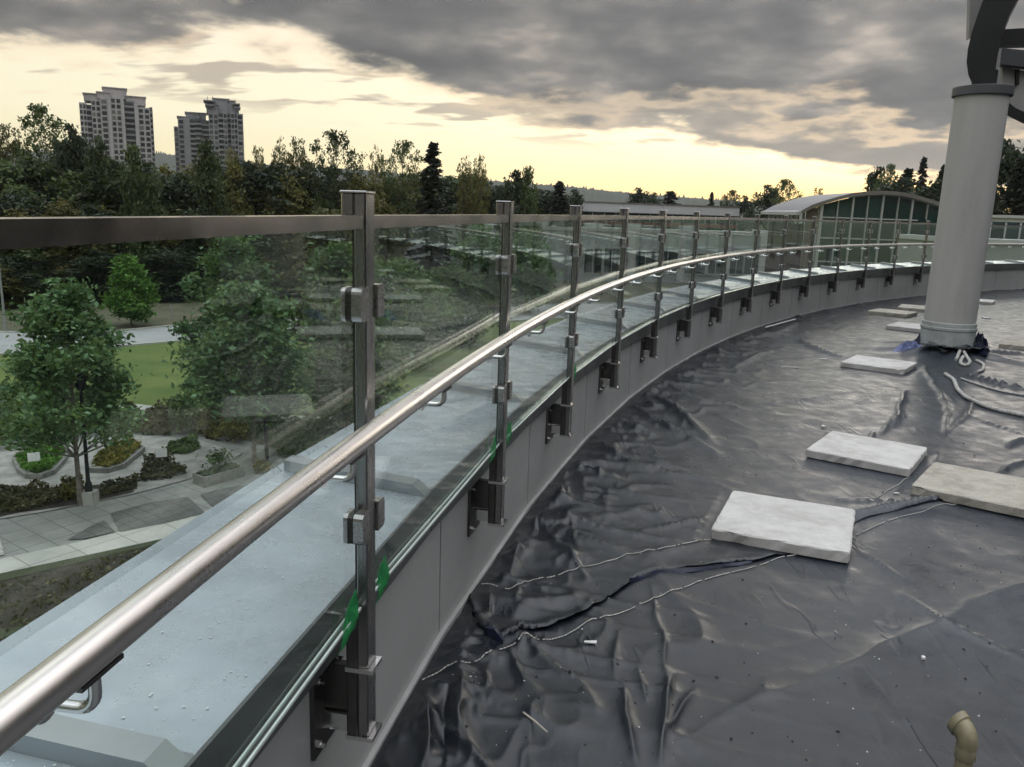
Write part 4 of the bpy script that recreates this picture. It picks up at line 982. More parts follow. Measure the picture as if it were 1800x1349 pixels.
def tree_mesh(seed, H, R, kind, n_leaf, size, sig, base=0.25, ncl=90, tr=None, leafm=None, barkm=None, lean=0.02, shell=0.45):
    rr = random.Random(seed); rg = np.random.RandomState(seed); tr = tr or H * 0.013
    m_ = MB(); tp = []; top = 0.96 if kind == 'cone' else 0.86
    for k in range(9):
        t = k / 8; tp.append((math.sin(t * 4 + seed) * lean * H * 0.3, (math.cos(t * 3 + seed) - math.cos(seed)) * lean * H * 0.3, H * top * t))
    tp[0] = (0, 0, -0.1)
    m_.tube(tp, [tr * (1.25 if k == 0 else 1 - 0.93 * k / 8) for k in range(9)], 7)
    def tpoint(z):
        t = max(0, min(0.999, z / (H * top))); k = int(t * 8); f = t * 8 - k
        return Vector(tp[k]) * (1 - f) + Vector(tp[k + 1]) * f
    ph = [rr.uniform(0, 6.28) for _ in range(4)]
    C = []; Wt = []; B = []; tries = 0
    while len(C) < ncl and tries < 5000:
        tries += 1
        u = rr.random() ** (0.75 if kind == 'cone' else 1); env = envelope(kind, u)
        if rr.random() > env + (0.5 if kind == 'cone' else 0.12): continue
        if kind == 'cone': u = 1 - (1 - u) * 0.995; env = envelope(kind, u)
        az = rr.uniform(0, 6.283); q = rr.random() ** shell
        wob = 1 + 0.16 * math.sin(2 * az + ph[0] + 3 * u) + 0.12 * math.sin(3 * az + ph[1] - 5 * u) + 0.12 * math.sin(7 * u + ph[2])
        r = R * env * q * wob; z = H * (base + (0.985 - base) * u)
        c = Vector((math.cos(az) * r, math.sin(az) * r, 0)) + Vector((tpoint(z).x, tpoint(z).y, z))
        if kind == 'cone': z0 = z + 0.04 * r; c.z -= 0.22 * r
        else: z0 = max(base * H * 0.75, z - r * (0.75 if kind != 'flame' else 1.6) - 0.02 * H)
        p0 = tpoint(min(z0, H * top * 0.99)); d = c - p0
        r0 = tr * 0.34 * (1 - 0.6 * u) * (0.5 + 0.5 * q)
        mid = p0 + d * 0.5 + Vector((rr.uniform(-.07, .07) * r, rr.uniform(-.07, .07) * r, (-0.10 if kind != 'cone' else 0.05) * r))
        m_.tube([p0, mid, c], [r0, r0 * 0.6, r0 * 0.14], 4, cap=False)
        C.append(tuple(c)); Wt.append(1.0); B.append(tuple(p0) + tuple(c))
        if kind == 'cone' or q > 0.55: C.append(tuple(mid.lerp(c, 0.45))); Wt.append(0.7 if kind == 'cone' else 0.4)
    C.append((tp[-1][0], tp[-1][1], H * 0.97)); Wt.append(0.5); C = np.array(C); Wt = np.array(Wt)
    sg = sig * rg.uniform(0.5, 1.3, len(C)); Wt = Wt * sg ** 1.3; Wt /= Wt.sum()
    if kind == 'cone':
        B0 = np.array(B); k = rg.randint(0, len(B0), n_leaf); f = rg.uniform(0.1, 1.02, (n_leaf, 1))
        P = B0[k, :3] * (1 - f) + B0[k, 3:] * f + rg.normal(size=(n_leaf, 3)) * np.array([0.16, 0.16, 0.07]) - np.array([0, 0, 0.10]) * f * f
        return m_.mesh('trunk', barkm or MT['bark'], smooth=True), leaves(rg, P, size, 'crown', leafm, 0.5)
    k = rg.choice(len(C), n_leaf, p=Wt)
    P = C[k] + rg.normal(size=(n_leaf, 3)) * sg[k][:, None] * np.array([1, 1, 0.62 if kind != 'cone' else 0.28])
    P[:, 2] = np.minimum(P[:, 2], H * 1.01)
    return m_.mesh('trunk', barkm or MT['bark'], smooth=True), leaves(rg, P, size, 'crown', leafm, 0.6)
PROTO = {}
def proto(key, *a, **k): PROTO[key] = (tree_mesh(*a, **k), a[1])
proto('wood1', 1, 20.0, 5.2, 'oval', 7000, 0.33, 0.85, base=0.10, ncl=110, leafm=MT['leaf_wood'])
proto('wood2', 2, 20.0, 6.0, 'round', 7000, 0.35, 0.90, base=0.12, ncl=110, leafm=MT['leaf_wood'])
proto('wood3', 3, 20.0, 4.6, 'oval', 6500, 0.33, 0.85, base=0.08, ncl=110, leafm=MT['leaf_olive'])
proto('wood4', 4, 20.0, 5.5, 'round', 7000, 0.35, 0.88, base=0.10, ncl=110, leafm=MT['leaf_dark'])
proto('airy1', 5, 20.0, 5.0, 'dome', 6500, 0.19, 0.40, base=0.40, ncl=230, leafm=MT['leaf_olive'], shell=0.4)
proto('airy2', 6, 20.0, 5.5, 'dome', 8000, 0.20, 0.42, base=0.36, ncl=260, leafm=MT['leaf_wood'], shell=0.4)
proto('airy3', 7, 20.0, 4.4, 'dome', 5500, 0.19, 0.38, base=0.38, ncl=200, leafm=MT['leaf_olive'], shell=0.4)
proto('conifer', 8, 20.0, 3.6, 'cone', 11000, 0.20, 0.34, base=0.10, ncl=380, leafm=MT['leaf_conifer'], shell=0.35)
def put_tree(key, x, y, H, W=None, label=None, group=None, nm='forest_tree', rz=None, z=GROUND):
    (tm, cm), H0 = PROTO[key]; rr = put_tree.r
    root = empty(nm, (x, y, z), label, 'tree', group, rz if rz is not None else rr.uniform(0, 6.28))
    s = H / H0; w = (W if W else 1.0) * s; root.scale = (w, w, s)
    link('trunk', tm, root); link('crown', cm, root); return root
put_tree.r = random.Random(77)
PW = {'wood1': 5.2, 'wood2': 6.0, 'wood3': 4.6, 'wood4': 5.5, 'airy1': 5.0, 'airy2': 5.5, 'airy3': 4.4, 'conifer': 3.6}
def sky_tree(px, pytop, hw, Y, key, label, group='trees standing out on the skyline'):
    x, y, zt = at_y(px, pytop, Y); H = zt - GROUND
    put_tree(key, x, Y, H / 0.985, (hw / FPX * math.hypot(x, Y)) / (PW[key] * H / 20.0), label, group, 'skyline_tree')
ST = [(78, 190, 46, 108, 'airy2', 'tall dark open-crowned tree left of the wide tower'), (10, 222, 30, 120, 'airy1', 'pale thin-leaved tree at the left edge of the skyline'),
      (128, 228, 28, 104, 'wood4', 'dark tree overlapping the left edge of the wide tower'), (172, 245, 30, 100, 'wood1', 'green tree in front of the wide tower, left half'),
      (238, 262, 30, 98, 'wood2', 'green tree in front of the wide tower, right half'), (362, 248, 34, 100, 'wood1', 'rounded green tree in front of the twin towers'),
      (412, 268, 26, 108, 'wood3', 'olive tree at the right foot of the twin towers'), (455, 262, 18, 118, 'airy1', 'thin small tree just right of the twin towers'),
      (490, 243, 20, 118, 'airy3', 'airy tree, first of three right of the twin towers'), (525, 247, 25, 116, 'airy1', 'airy tree, second of three right of the twin towers'),
      (590, 234, 42, 112, 'airy2', 'wide airy tree, third of three right of the twin towers'), (666, 258, 18, 122, 'airy3', 'narrow airy tree left of a bushy pair'),
      (708, 252, 34, 120, 'airy2', 'bushy airy tree left of the pointed conifer'), (762, 250, 28, 118, 'conifer', 'dark pointed conifer above the nearest railing post'),
      (815, 274, 18, 130, 'airy3', 'pale thin tree just right of the pointed conifer'), (843, 277, 18, 132, 'airy1', 'second pale thin tree right of the pointed conifer'),
      (905, 306, 30, 128, 'wood4', 'dark bushy tree above the second railing post'), (932, 298, 24, 126, 'wood2', 'round-topped tree right of the second railing post'),
      (985, 319, 22, 150, 'conifer', 'small conifer left of the white-banded building'), (1010, 338, 22, 160, 'wood4', 'low dark tree at the left end of the white-banded building'),
      (1125, 334, 22, 262, 'wood4', 'small dark tree above the left part of the white-banded building'), (1150, 342, 16, 270, 'wood4', 'smallest tree above the middle of the white-banded building'),
      (1178, 336, 24, 262, 'conifer', 'pair-topped dark tree above the middle of the white-banded building'), (1252, 338, 8, 270, 'conifer', 'narrow conifer above the right end of the white-banded building'),
      (1284, 336, 22, 230, 'airy2', 'bushy tree just past the right end of the white-banded building'), (1312, 348, 18, 220, 'wood4', 'low dark tree between the white-banded and the vaulted building'),
      (1352, 330, 26, 200, 'wood4', 'tree behind the left eave of the vaulted building'), (1386, 318, 26, 195, 'airy2', 'sunlit-edged tree above the vaulted roof eave'),
      (1441, 332, 14, 230, 'airy1', 'thin golden tree top peeping over the vaulted roof'), (1545, 300, 26, 170, 'wood4', 'dark tree above the vault crown, left'), (1562, 292, 20, 165, 'airy2', 'open-crowned tree above the vault crown'),
      (1598, 296, 22, 168, 'conifer', 'broad conifer right of the vault crown'), (1626, 276, 13, 172, 'conifer', 'tallest narrow conifer above the vaulted building'),
      (1660, 290, 14, 170, 'conifer', 'conifer beside the left side of the column'), (1590, 318, 50, 150, 'wood4', 'wide dark tree directly behind the vaulted roof'), (1655, 322, 45, 145, 'wood4', 'dark tree behind the right shoulder of the vaulted roof'),
      (1773, 255, 42, 120, 'wood4', 'big dark tree right of the column'), (1800, 275, 30, 110, 'conifer', 'dark conifer at the right edge behind the column'), (1728, 300, 30, 130, 'wood4', 'dark tree hidden behind the column')]
for s_ in ST: sky_tree(s_[0], s_[1], s_[2] * (2.1 if s_[4] == 'conifer' else 1), *s_[3:])
rf = random.Random(5)
def canopy_y(px): return np.interp(px, [-100, 0, 300, 400, 600, 800, 950, 1040], [272, 278, 294, 292, 304, 312, 332, 352])
for px in range(-130, 1010, 23):
    q = px + rf.uniform(-9, 9); Y = (104 if px < 690 else 172) + rf.uniform(-5, 9) + max(0, px) * 0.018; x, y, zt = at_y(q, canopy_y(q) + rf.uniform(-10, 16), Y)
    put_tree(rf.choice(('wood1', 'wood2', 'wood3', 'wood4', 'wood4')), x, Y, zt - GROUND, rf.uniform(0.9, 1.2) * (1.0 if px < 690 else 1.35), 'leafy tree in the dense wood beyond the road', 'wood beyond the road')
for px in range(-140, 650, 30):
    q = px + rf.uniform(-10, 10); Y = 91 + rf.uniform(-3, 4) + max(0, px) * 0.035; x, y, zt = at_y(q, canopy_y(q) + rf.uniform(45, 90), Y)
    put_tree(rf.choice(('wood1', 'wood3', 'wood4', 'wood2')), x, Y, zt - GROUND, rf.uniform(1.1, 1.5), 'lower leafy tree at the front of the wood beyond the road', 'front edge of the wood')
for px in range(-140, 640, 34):                        # undergrowth closing the foot of the wood
    q = px + rf.uniform(-10, 10); Y = 86 + rf.uniform(-1, 2) + max(0, px) * 0.035; x, y, zt = at_y(q, 440 + rf.uniform(-10, 40), Y)
    put_tree(rf.choice(('wood3', 'wood4', 'wood2')), x, Y, zt - GROUND, rf.uniform(1.7, 2.3), 'low thicket at the foot of the wood beyond the road', 'thicket at the foot of the wood', 'thicket')

def near_tree(nm, label, bpx, bpy, pytop, hw, seed, kind, n, size, sig, leafm, base=0.25, ncl=130, Y=None, barkm=None, tr=None):
    if Y is None: x, Y, _ = at_z(bpx, bpy, GROUND)
    else: x = at_y(bpx, bpy, Y)[0]
    zt = at_y(bpx, pytop, Y)[2]; H = zt - GROUND; R = hw / FPX * math.hypot(x, Y)
    tm, cm = tree_mesh(seed, H / 1.02, R, kind, n, size, sig, base=base, ncl=ncl, leafm=leafm, barkm=barkm or MT['bark_pale'], tr=tr or H * 0.013)
    root = empty(nm, (x, Y, GROUND), label, 'tree'); link('trunk', tm, root); link('crown', cm, root); return root
near_tree('maple_tree', 'leafy maple tree beside the black lamp post in the garden', 143, 889, 486, 100, 41, 'oval', 15000, 0.105, 0.32, MT['leaf_maple'], base=0.30)
near_tree('maple_tree', 'large maple tree in the middle of the left pane by the footpath', 415, 735, 412, 98, 42, 'oval', 20000, 0.135, 0.42, MT['leaf_maple'], base=0.16)
near_tree('maple_tree', 'dark green maple tree just before the nearest railing post', 448, 815, 490, 88, 43, 'round', 15000, 0.12, 0.36, MT['leaf_maple'], base=0.28)
near_tree('young_tree', 'bright green young tree at the far side of the road', 231, 574, 447, 36, 44, 'flame', 9000, 0.16, 0.42, MT['leaf_bright'], base=0.16)
near_tree('maple_tree', 'dark tree seen right behind the nearest railing post', 610, 770, 425, 80, 45, 'round', 14000, 0.14, 0.45, MT['leaf_shrub'], base=0.15)
near_tree('maple_tree', 'reddish tree whose top reaches above the rail left of the nearest post', 580, 700, 366, 60, 46, 'oval', 9000, 0.18, 0.5, MT['leaf_brown'], base=0.2, Y=58)
near_tree('maple_tree', 'brown-tinged tree at the left end of the low pale building', 668, 600, 388, 42, 47, 'round', 9000, 0.20, 0.6, MT['leaf_brown'], base=0.12, Y=78)
near_tree('maple_tree', 'broad dark tree filling the pane past the nearest post', 705, 700, 455, 95, 48, 'round', 12000, 0.18, 0.6, MT['leaf_shrub'], base=0.1, Y=62)
near_tree('maple_tree', 'green tree against the pale wall left of the second post', 838, 560, 392, 46, 49, 'round', 9000, 0.22, 0.6, MT['leaf_maple'], base=0.12, Y=98)
near_tree('maple_tree', 'green tree against the pale wall right of the second post', 922, 560, 400, 44, 50, 'oval', 9000, 0.2, 0.6, MT['leaf_maple'], base=0.1, Y=96)
near_tree('maple_tree', 'dark tree low behind the glass between the second and third posts', 780, 640, 470, 80, 51, 'round', 9000, 0.2, 0.6, MT['leaf_shrub'], base=0.1, Y=72)

def inside(x, y, P):
    c = False; n = len(P); j = n - 1
    for i in range(n):
        if (P[i][1] > y) != (P[j][1] > y) and x < (P[j][0] - P[i][0]) * (y - P[i][1]) / (P[j][1] - P[i][1]) + P[i][0]: c = not c
        j = i
    return c
def planting(poly_, hh, n, size, seed, material, z0=0.0, nm='foliage', lump=1.2):
    rr = random.Random(seed); rg = np.random.RandomState(seed); xs = [p[0] for p in poly_]; ys = [p[1] for p in poly_]; P = []
    while len(P) < n:
        x, y = rr.uniform(min(xs), max(xs)), rr.uniform(min(ys), max(ys))
        if inside(x, y, poly_): P.append((x, y))
    P = np.array(P); nz = vnoise(P[:, 0], P[:, 1], lump, seed) + 0.5 * vnoise(P[:, 0], P[:, 1], lump * 2.3, seed + 1)
    z = GROUND + z0 + rg.uniform(0.05, 1, n) ** 0.6 * hh * np.clip(0.65 + nz, 0.15, 1.3)
    c = (sum(xs) / len(xs), sum(ys) / len(ys), GROUND)
    return leaves(rg, np.column_stack([P, z]) - np.array(c), size, nm, material, 0.8), c
def shrub(label, pts, hh, n, size, seed, material, group=None, nm='shrub', cat='shrub', z0=0.0, lump=1.2):
    me, c = planting([G(*p) for p in pts], hh, n, size, seed, material, z0, nm, lump)
    return tag(link(nm, me, None, c), label, cat, group)
shrub('dark green hedge bank behind the gravel garden on the left', [(-120, 810), (-120, 700), (60, 692), (200, 712), (215, 762), (60, 790)], 1.5, 9000, 0.12, 61, MT['leaf_shrub'], nm='hedge', cat='hedge')
shrub('tall grey-green shrub by the footpath left of the yellow shrubs', [(300, 768), (305, 738), (345, 735), (350, 770)], 1.6, 2200, 0.10, 62, MT['leaf_shrub'], lump=0.6)
shrub('yellow-green shrubs along the footpath below the middle maple', [(345, 768), (350, 742), (400, 742), (440, 758), (430, 785), (385, 778)], 1.1, 3000, 0.10, 63, MT['leaf_yellow'])
shrub('brown-green shrub strip between hedge and yellow shrubs', [(215, 764), (220, 735), (300, 735), (300, 768)], 1.1, 2600, 0.10, 64, MT['leaf_brown'])
shrub('low brown-green border plants left of the lamp post', [(-40, 912), (-30, 880), (60, 868), (110, 870), (112, 886), (40, 903)], 0.55, 3800, 0.075, 65, MT['leaf_brown'])
shrub('low yellow-green plant clump right beside the lamp base', [(108, 886), (110, 866), (146, 862), (150, 880)], 0.65, 1300, 0.075, 66, MT['leaf_yellow'])
shrub('thin brown weeds to the right of the lamp base', [(172, 880), (178, 862), (245, 845), (240, 862)], 0.45, 1300, 0.07, 67, MT['leaf_brown'])
shrub('bushy weeds between the gravel and the paving', [(245, 850), (255, 815), (300, 812), (330, 835), (300, 845)], 0.7, 1800, 0.08, 68, MT['leaf_brown'])
shrub('green bed plants right of the second planted bed', [(290, 800), (300, 780), (345, 775), (352, 790), (330, 802)], 0.55, 1600, 0.08, 69, MT['leaf_shrub'])
shrub('yellow-green tuft by the tree base near the nearest post', [(445, 835), (452, 818), (475, 822), (475, 838)], 0.5, 500, 0.07, 70, MT['leaf_yellow'])
shrub('scattered low growth over the dark bed by the building', [(-60, 1190), (0, 1035), (150, 1000), (300, 960), (200, 1060)], 0.3, 1500, 0.07, 71, MT['leaf_brown'], lump=2.0)
shrub('green groundcover under the trees before the nearest post', [(430, 760), (440, 742), (620, 735), (800, 700), (800, 760), (620, 820), (500, 810)], 0.8, 6000, 0.12, 72, MT['leaf_shrub'], nm='groundcover', cat='plants')
def bed(label, pts, seed, material, hh, n):
    P = [G(*p) for p in pts]; c = (sum(p[0] for p in P) / len(P), sum(p[1] for p in P) / len(P), GROUND)
    root = empty('planted_bed', c, label, 'planter')
    m_ = kerb(P + [P[0]], 0.28, 0.28, 'kerb', None)
    link('stone_kerb', m_.mesh('stone_kerb', MT['stone'], org=c), root)
    link('soil', MB().prism(P, GROUND + 0.02, GROUND + 0.18).mesh('soil', MT['mulch'], org=c), root)
    me, c2 = planting(P, hh, n, 0.075, seed, material, 0.15); o = link('plants', me, root, (c2[0] - c[0], c2[1] - c[1], 0)); return root
bed('heart-shaped stone-edged bed of bright green plants left of the lamp post', [(28, 812), (36, 832), (50, 843), (72, 844), (92, 836), (108, 818), (118, 803), (104, 795), (80, 797), (50, 799)], 81, MT['leaf_bright'], 0.55, 2600)
bed('crescent stone-edged bed of yellow-green plants right of the lamp post', [(160, 832), (190, 833), (215, 825), (238, 806), (250, 796), (236, 787), (212, 789), (185, 800), (166, 820)], 82, MT['leaf_yellow'], 0.45, 2200)
def infosign(px, py, label):
    x, y, _ = at_z(px, py, GROUND); root = empty('garden_sign', (x, y, GROUND), label, 'sign', None, math.atan2(-x, y) * 1.0)
    link('board', MB().add([(-.24, -.02, .50), (.24, -.02, .50), (.24, .12, .86), (-.24, .12, .86), (-.24, .0, .48), (.24, .0, .48), (.24, .14, .84), (-.24, .14, .84)], [(0, 1, 2, 3), (7, 6, 5, 4), (0, 4, 5, 1), (1, 5, 6, 2), (2, 6, 7, 3), (3, 7, 4, 0)]).mesh('board', MT['scrap']), root)
    link('picture', MB().add([(.06, .005, .55), (.20, .005, .55), (.20, .052, .68), (.06, .052, .68)], [(0, 1, 2, 3)]).mesh('picture', MT['dirt']), root)
    link('leg', MB().box(-.025, .025, .03, .07, 0.0, .62).mesh('leg', MT['galv']), root)
infosign(62, 830, 'small white sign standing in the heart-shaped bed'); infosign(285, 822, 'small white sign standing in the weeds by the paving')
# box planter
bc = G(385, 845); bpz = empty('box_planter', (bc[0], bc[1], GROUND), 'rectangular concrete trough planter with a leafy plant on the paving', 'planter', None, 0.95)
tp = MB(); tp.box(-1.0, 1.0, -.42, -.34, 0, .48).box(-1.0, 1.0, .34, .42, 0, .48).box(-1.0, -.92, -.338, .338, 0, .48).box(.92, 1.0, -.338, .338, 0, .48)
link('trough', tp.mesh('trough', MT['stone']), bpz); link('soil', MB().box(-.918, .918, -.338, .338, .01, .38).mesh('soil', MT['mulch']), bpz)
rg = np.random.RandomState(3); P = np.vstack([np.column_stack([rg.uniform(-.85, .85, 500), rg.uniform(-.3, .3, 500), .4 + .18 * rg.rand(500)]), np.column_stack([rg.normal(0, .28, 420), rg.normal(0, .22, 420), .5 + rg.rand(420) * .85])])
link('plants', leaves(rg, P, 0.075, 'plants', MT['leaf_shrub'], 0.8), bpz)
# black lamp post by the maple
lx, ly = G(158, 886)
lamp = empty('lamp_post', (lx, ly, GROUND), 'black garden lamp post on a concrete base beside the maple', 'lamp')
link('footing', MB().bevbox(-.27, .27, -.27, .27, -.05, .55, .03).mesh('footing', MT['path']), lamp)
link('pole', MB().lathe([(.16, .55), (.13, .62), (.13, .85), (.085, .95), (.075, 1.2), (.06, 4.6)], n=14).mesh('pole', MT['paint_black'], smooth=True), lamp)
link('lantern', MB().lathe([(.07, 4.6), (.16, 4.7), (.24, 5.15), (.27, 5.2), (.10, 5.42), (.03, 5.5)], n=14).mesh('lantern', MT['paint_black'], smooth=True), lamp)
# street light and roadside posts
sx, sy = G(10, 586)
sl = empty('street_light', (sx, sy, GROUND), 'slim grey street light at the left edge beyond the road', 'street light')
link('pole', MB().tube([(0, 0, 0), (0, 0, 6.1)], [.11, .07], 8).mesh('pole', MT['galv']), sl)
link('arm', MB().tube([(0, 0, 6.05), (-.5, 0, 6.5), (-.9, 0, 6.55)], .05, 6).mesh('arm', MT['galv']), sl); link('lamp_head', MB().box(-1.3, -.85, -.16, .16, 6.5, 6.64).mesh('lamp_head', MT['galv']), sl)
for px, py, hh, lb in ((302, 562, 1.5, 'small white marker post at the far side of the road'), (327, 603, 2.3, 'thin dark sign post on the lawn edge by the road')):
    x, y = G(px, py); o = link('marker_post', MB().tube([(0, 0, 0), (0, 0, hh)], .06, 6).box(-.10, .10, -.065, -.02, hh - .4, hh).mesh('marker_post', MT['white_frame' if hh < 2 else 'paint_black']), None, (x, y, GROUND)); tag(o, lb, 'post')
x, y = G(447, 818); o = link('bollard_light', MB().lathe([(.10, 0), (.10, 2.2), (.16, 2.25), (.16, 2.6), (.05, 2.7)], n=10).mesh('bollard_light', MT['paint_black'], smooth=True), None, (x + .5, y + .3, GROUND)); tag(o, 'short dark light post under the tree before the nearest post', 'lamp')

# ------------------------------------------------------------------ towers
def tower(nm, label, Y, bays, fh, tops, zmin_px=345, wall=None, depth=26, seed=0, slabs=(), masts=()):
    cpx = (bays[0][0] + bays[-1][1]) / 2; cxw = at_y(cpx, 250, Y)[0]; az = math.atan2(cxw, Y); Dh = math.hypot(cxw, Y)
    nv, ev = (math.sin(az), math.cos(az)), (math.cos(az), -math.sin(az))
    def loc_(px, py, extra=0.0):                 # local x along the front, height above the ground
        d = ray(px, py); t = (Dh + extra) / (d[0] * nv[0] + d[1] * nv[1]); return (d[0] * ev[0] + d[1] * ev[1]) * t, EYE + d[2] * t - GROUND
    root = empty(nm, (cxw, Y, GROUND), label, 'building', None, -az); cache = {}
    zlow = loc_(cpx, zmin_px)[1]
    for px0, px1, pyt, off, kind, nc in bays:
        a, b, zt = loc_(px0, pyt)[0], loc_(px1, pyt)[0], loc_((px0 + px1) / 2, pyt)[1]; f = off
        w = {'wall': wall or MT['t_wall'], 'win': wall or MT['t_wall'], 'bal': MT['t_dark']}[kind]
        link('facade_bay', MB().box(a, b, f, depth, 0, zt).mesh('facade_bay', w), root)
        z = zt - 0.5 - fh; wd = (b - a)
        while z > zlow:
            if kind == 'win':
                cw = wd / nc
                for c in range(nc):
                    ww, hh = cw * 0.68, fh * 0.66; key = (round(ww, 1), round(hh, 1))
                    if key not in cache: cache[key] = MB().box(-ww / 2, ww / 2, -0.12, 0.3, 0, hh).mesh('window', MT['t_win'])
                    link('window', cache[key], root, (a + cw * (c + 0.5), f, z + fh * 0.2))
            if kind == 'bal':
                key = ('b', round(wd, 1))
                if key not in cache: cache[key] = (MB().box(-wd / 2, wd / 2, -1.9, 0.1, 0, 0.28).box(-wd / 2, wd / 2, -1.9, -1.8, .3, 1.05).mesh('balcony', MT['t_wall2']), MB().box(-wd * .38, wd * .38, -0.1, .2, .35, fh * .82).mesh('window', MT['t_win']))
                link('balcony', cache[key][0], root, ((a + b) / 2, f, z)); link('window', cache[key][1], root, ((a + b) / 2, f, z))
            z -= fh
    for px0, px1, pt, pb, off, m__ in tops:
        a, b = loc_(px0, pt)[0], loc_(px1, pt)[0]; zt, zb = loc_((px0 + px1) / 2, pt)[1], loc_((px0 + px1) / 2, pb)[1]
        link('roof_block', MB().box(a, b, off, depth * 0.8, zb, zt).mesh('roof_block', MT[m__]), root)
        link('roof_edge', MB().box(a - .5, b + .5, off - .5, depth * .8, zt + .01, zt + .5).mesh('roof_edge', MT[m__]), root)
    for a, b, py in slabs:
        xa, z = loc_(a, py); xb = loc_(b, py)[0]; link('roof_slab', MB().box(xa, xb, 2, 16, z - .3, z + .25).mesh('roof_slab', MT['t_wall2']), root)
    for a, y0, y1 in masts:
        xa, z1 = loc_(a, y0); z0 = loc_(a, y1)[1]; link('mast', MB().tube([(xa, 5, z0), (xa, 5, z1)], .16, 5).mesh('mast', MT['galv']), root)
    return root
tower('apartment_tower', 'wide pale concrete apartment tower behind the trees on the left', 460, [
    (138, 150.5, 179, 4, 'win', 2), (150.5, 159, 182, 6, 'bal', 1), (159, 175.5, 174, 2.5, 'win', 2), (175.5, 188, 172, 1.2, 'win', 1), (188, 193.5, 168, -0.6, 'wall', 1),
    (193.5, 212, 171, 0, 'win', 2), (212, 217, 171, -0.6, 'wall', 1), (217, 235.5, 177, 4.5, 'bal', 1), (235.5, 242, 183, -0.2, 'wall', 1), (242, 263, 189, 1.0, 'win', 2), (263, 268, 188, 3, 'bal', 1)], 2.95,
    [(146, 170, 164, 176, 4, 't_top'), (170, 190, 162, 173, 3, 't_top'), (180, 222, 153.5, 171, 6, 't_top'), (221, 256, 169, 183, 6, 't_top')])
tower('apartment_tower', 'stepped grey apartment tower, the lower left of the twin pair', 480, [
    (305, 312, 221, 6, 'win', 1), (312, 323, 208, 2, 'win', 1), (323, 333, 207, 1, 'wall', 1), (333, 343, 209, 3, 'bal', 1), (343, 354, 209, 2, 'bal', 1), (354, 368, 211, 3, 'bal', 1)], 2.7,
    [(326, 362, 197.5, 209, 6, 't_wall2'), (312, 330, 205, 210, 4, 't_wall2'), (345, 350, 199, 208, 2, 't_wall2')], wall=MT['t_wall2'])
tower('apartment_tower', 'taller grey apartment tower with flat rooftop slabs, right of the twin pair', 470, [
    (366, 383, 198, 2, 'win', 2), (383, 392, 198, 3.5, 'bal', 1), (392, 399, 198, 0, 'win', 1), (399, 405, 198, 4, 'bal', 1), (405, 412, 198, 0, 'win', 1), (412, 416, 199, 3, 'bal', 1), (416, 427, 200, 1, 'win', 1)], 2.8,
    [(362, 382, 183, 198, 5, 't_wall2'), (374, 402, 172, 198, 8, 't_wall2'), (402, 412, 176, 198, 7, 't_wall2'), (411, 420, 186, 199, 6, 't_wall2')], wall=MT['t_wall2'],
    slabs=((357, 378, 175.5), (360, 376, 183.5), (408, 422, 181.5), (412, 423, 188)), masts=((364, 168, 176), (373, 168, 176), (414, 174, 182)))
# pale distant block left of the wide tower foot
x, y, z = at_y(135, 238, 600)
o = empty('apartment_tower', (x, 600, GROUND), 'small pale distant block just left of the wide tower foot', 'building')
link('body', MB().box(-3.5, 3.5, 0, 8, 0, z - GROUND).mesh('body', MT['t_wall2']), o)
for k in range(5):
    for c in (-1.8, 1.8): link('window', MB().box(c - .8, c + .8, -.1, .1, z - GROUND - 3.5 - 3 * k, z - GROUND - 1.6 - 3 * k).mesh('window', MT['t_win']), o)

# ------------------------------------------------------------------ campus buildings seen through the glass
def facing(nm, label, pxa, Ya, pxb, Yb, ztop, depth):
    """a building whose front runs from one bearing to another; local x along the front, y into the building"""
    a, b = Vector(at_y(pxa, 420, Ya)), Vector(at_y(pxb, 420, Yb)); a.z = b.z = GROUND
    d = b - a; rz = math.atan2(d.y, d.x)
    return empty(nm, tuple(a), label, 'building', None, rz), d.length, a, rz
low, LN, la, lrz = facing('low_building', 'long low pale-blue building with big windows behind the glass', 712, 138, 1450, 150, -1.3, 30)
Hh = -1.3 - GROUND
link('wall', MB().box(0, LN, 0, 30, 0, Hh - .6).mesh('wall', MT['b_wall']), low)
link('roof', MB().box(.25, LN - .25, .25, 29.7, Hh - .58, Hh - .45).mesh('roof', MT['b_roof']), low)
pp = MB().box(-.1, LN + .1, -.15, .2, Hh - .6, Hh).box(-.1, .2, .202, 29.8, Hh - .6, Hh - .003).box(LN - .2, LN + .1, .202, 29.8, Hh - .6, Hh - .003)
link('parapet', pp.mesh('parapet', MT['b_white']), low)
def onfront(px, py, a, rz):
    d = Vector(ray(px, py)); e = Vector((math.cos(rz), math.sin(rz), 0)); n = Vector((-e.y, e.x, 0))
    t = (Vector((a.x, a.y, 0)).dot(n)) / d.dot(n); p = d * t; return (p - Vector((a.x, a.y, 0))).dot(e), EYE + p.z - GROUND
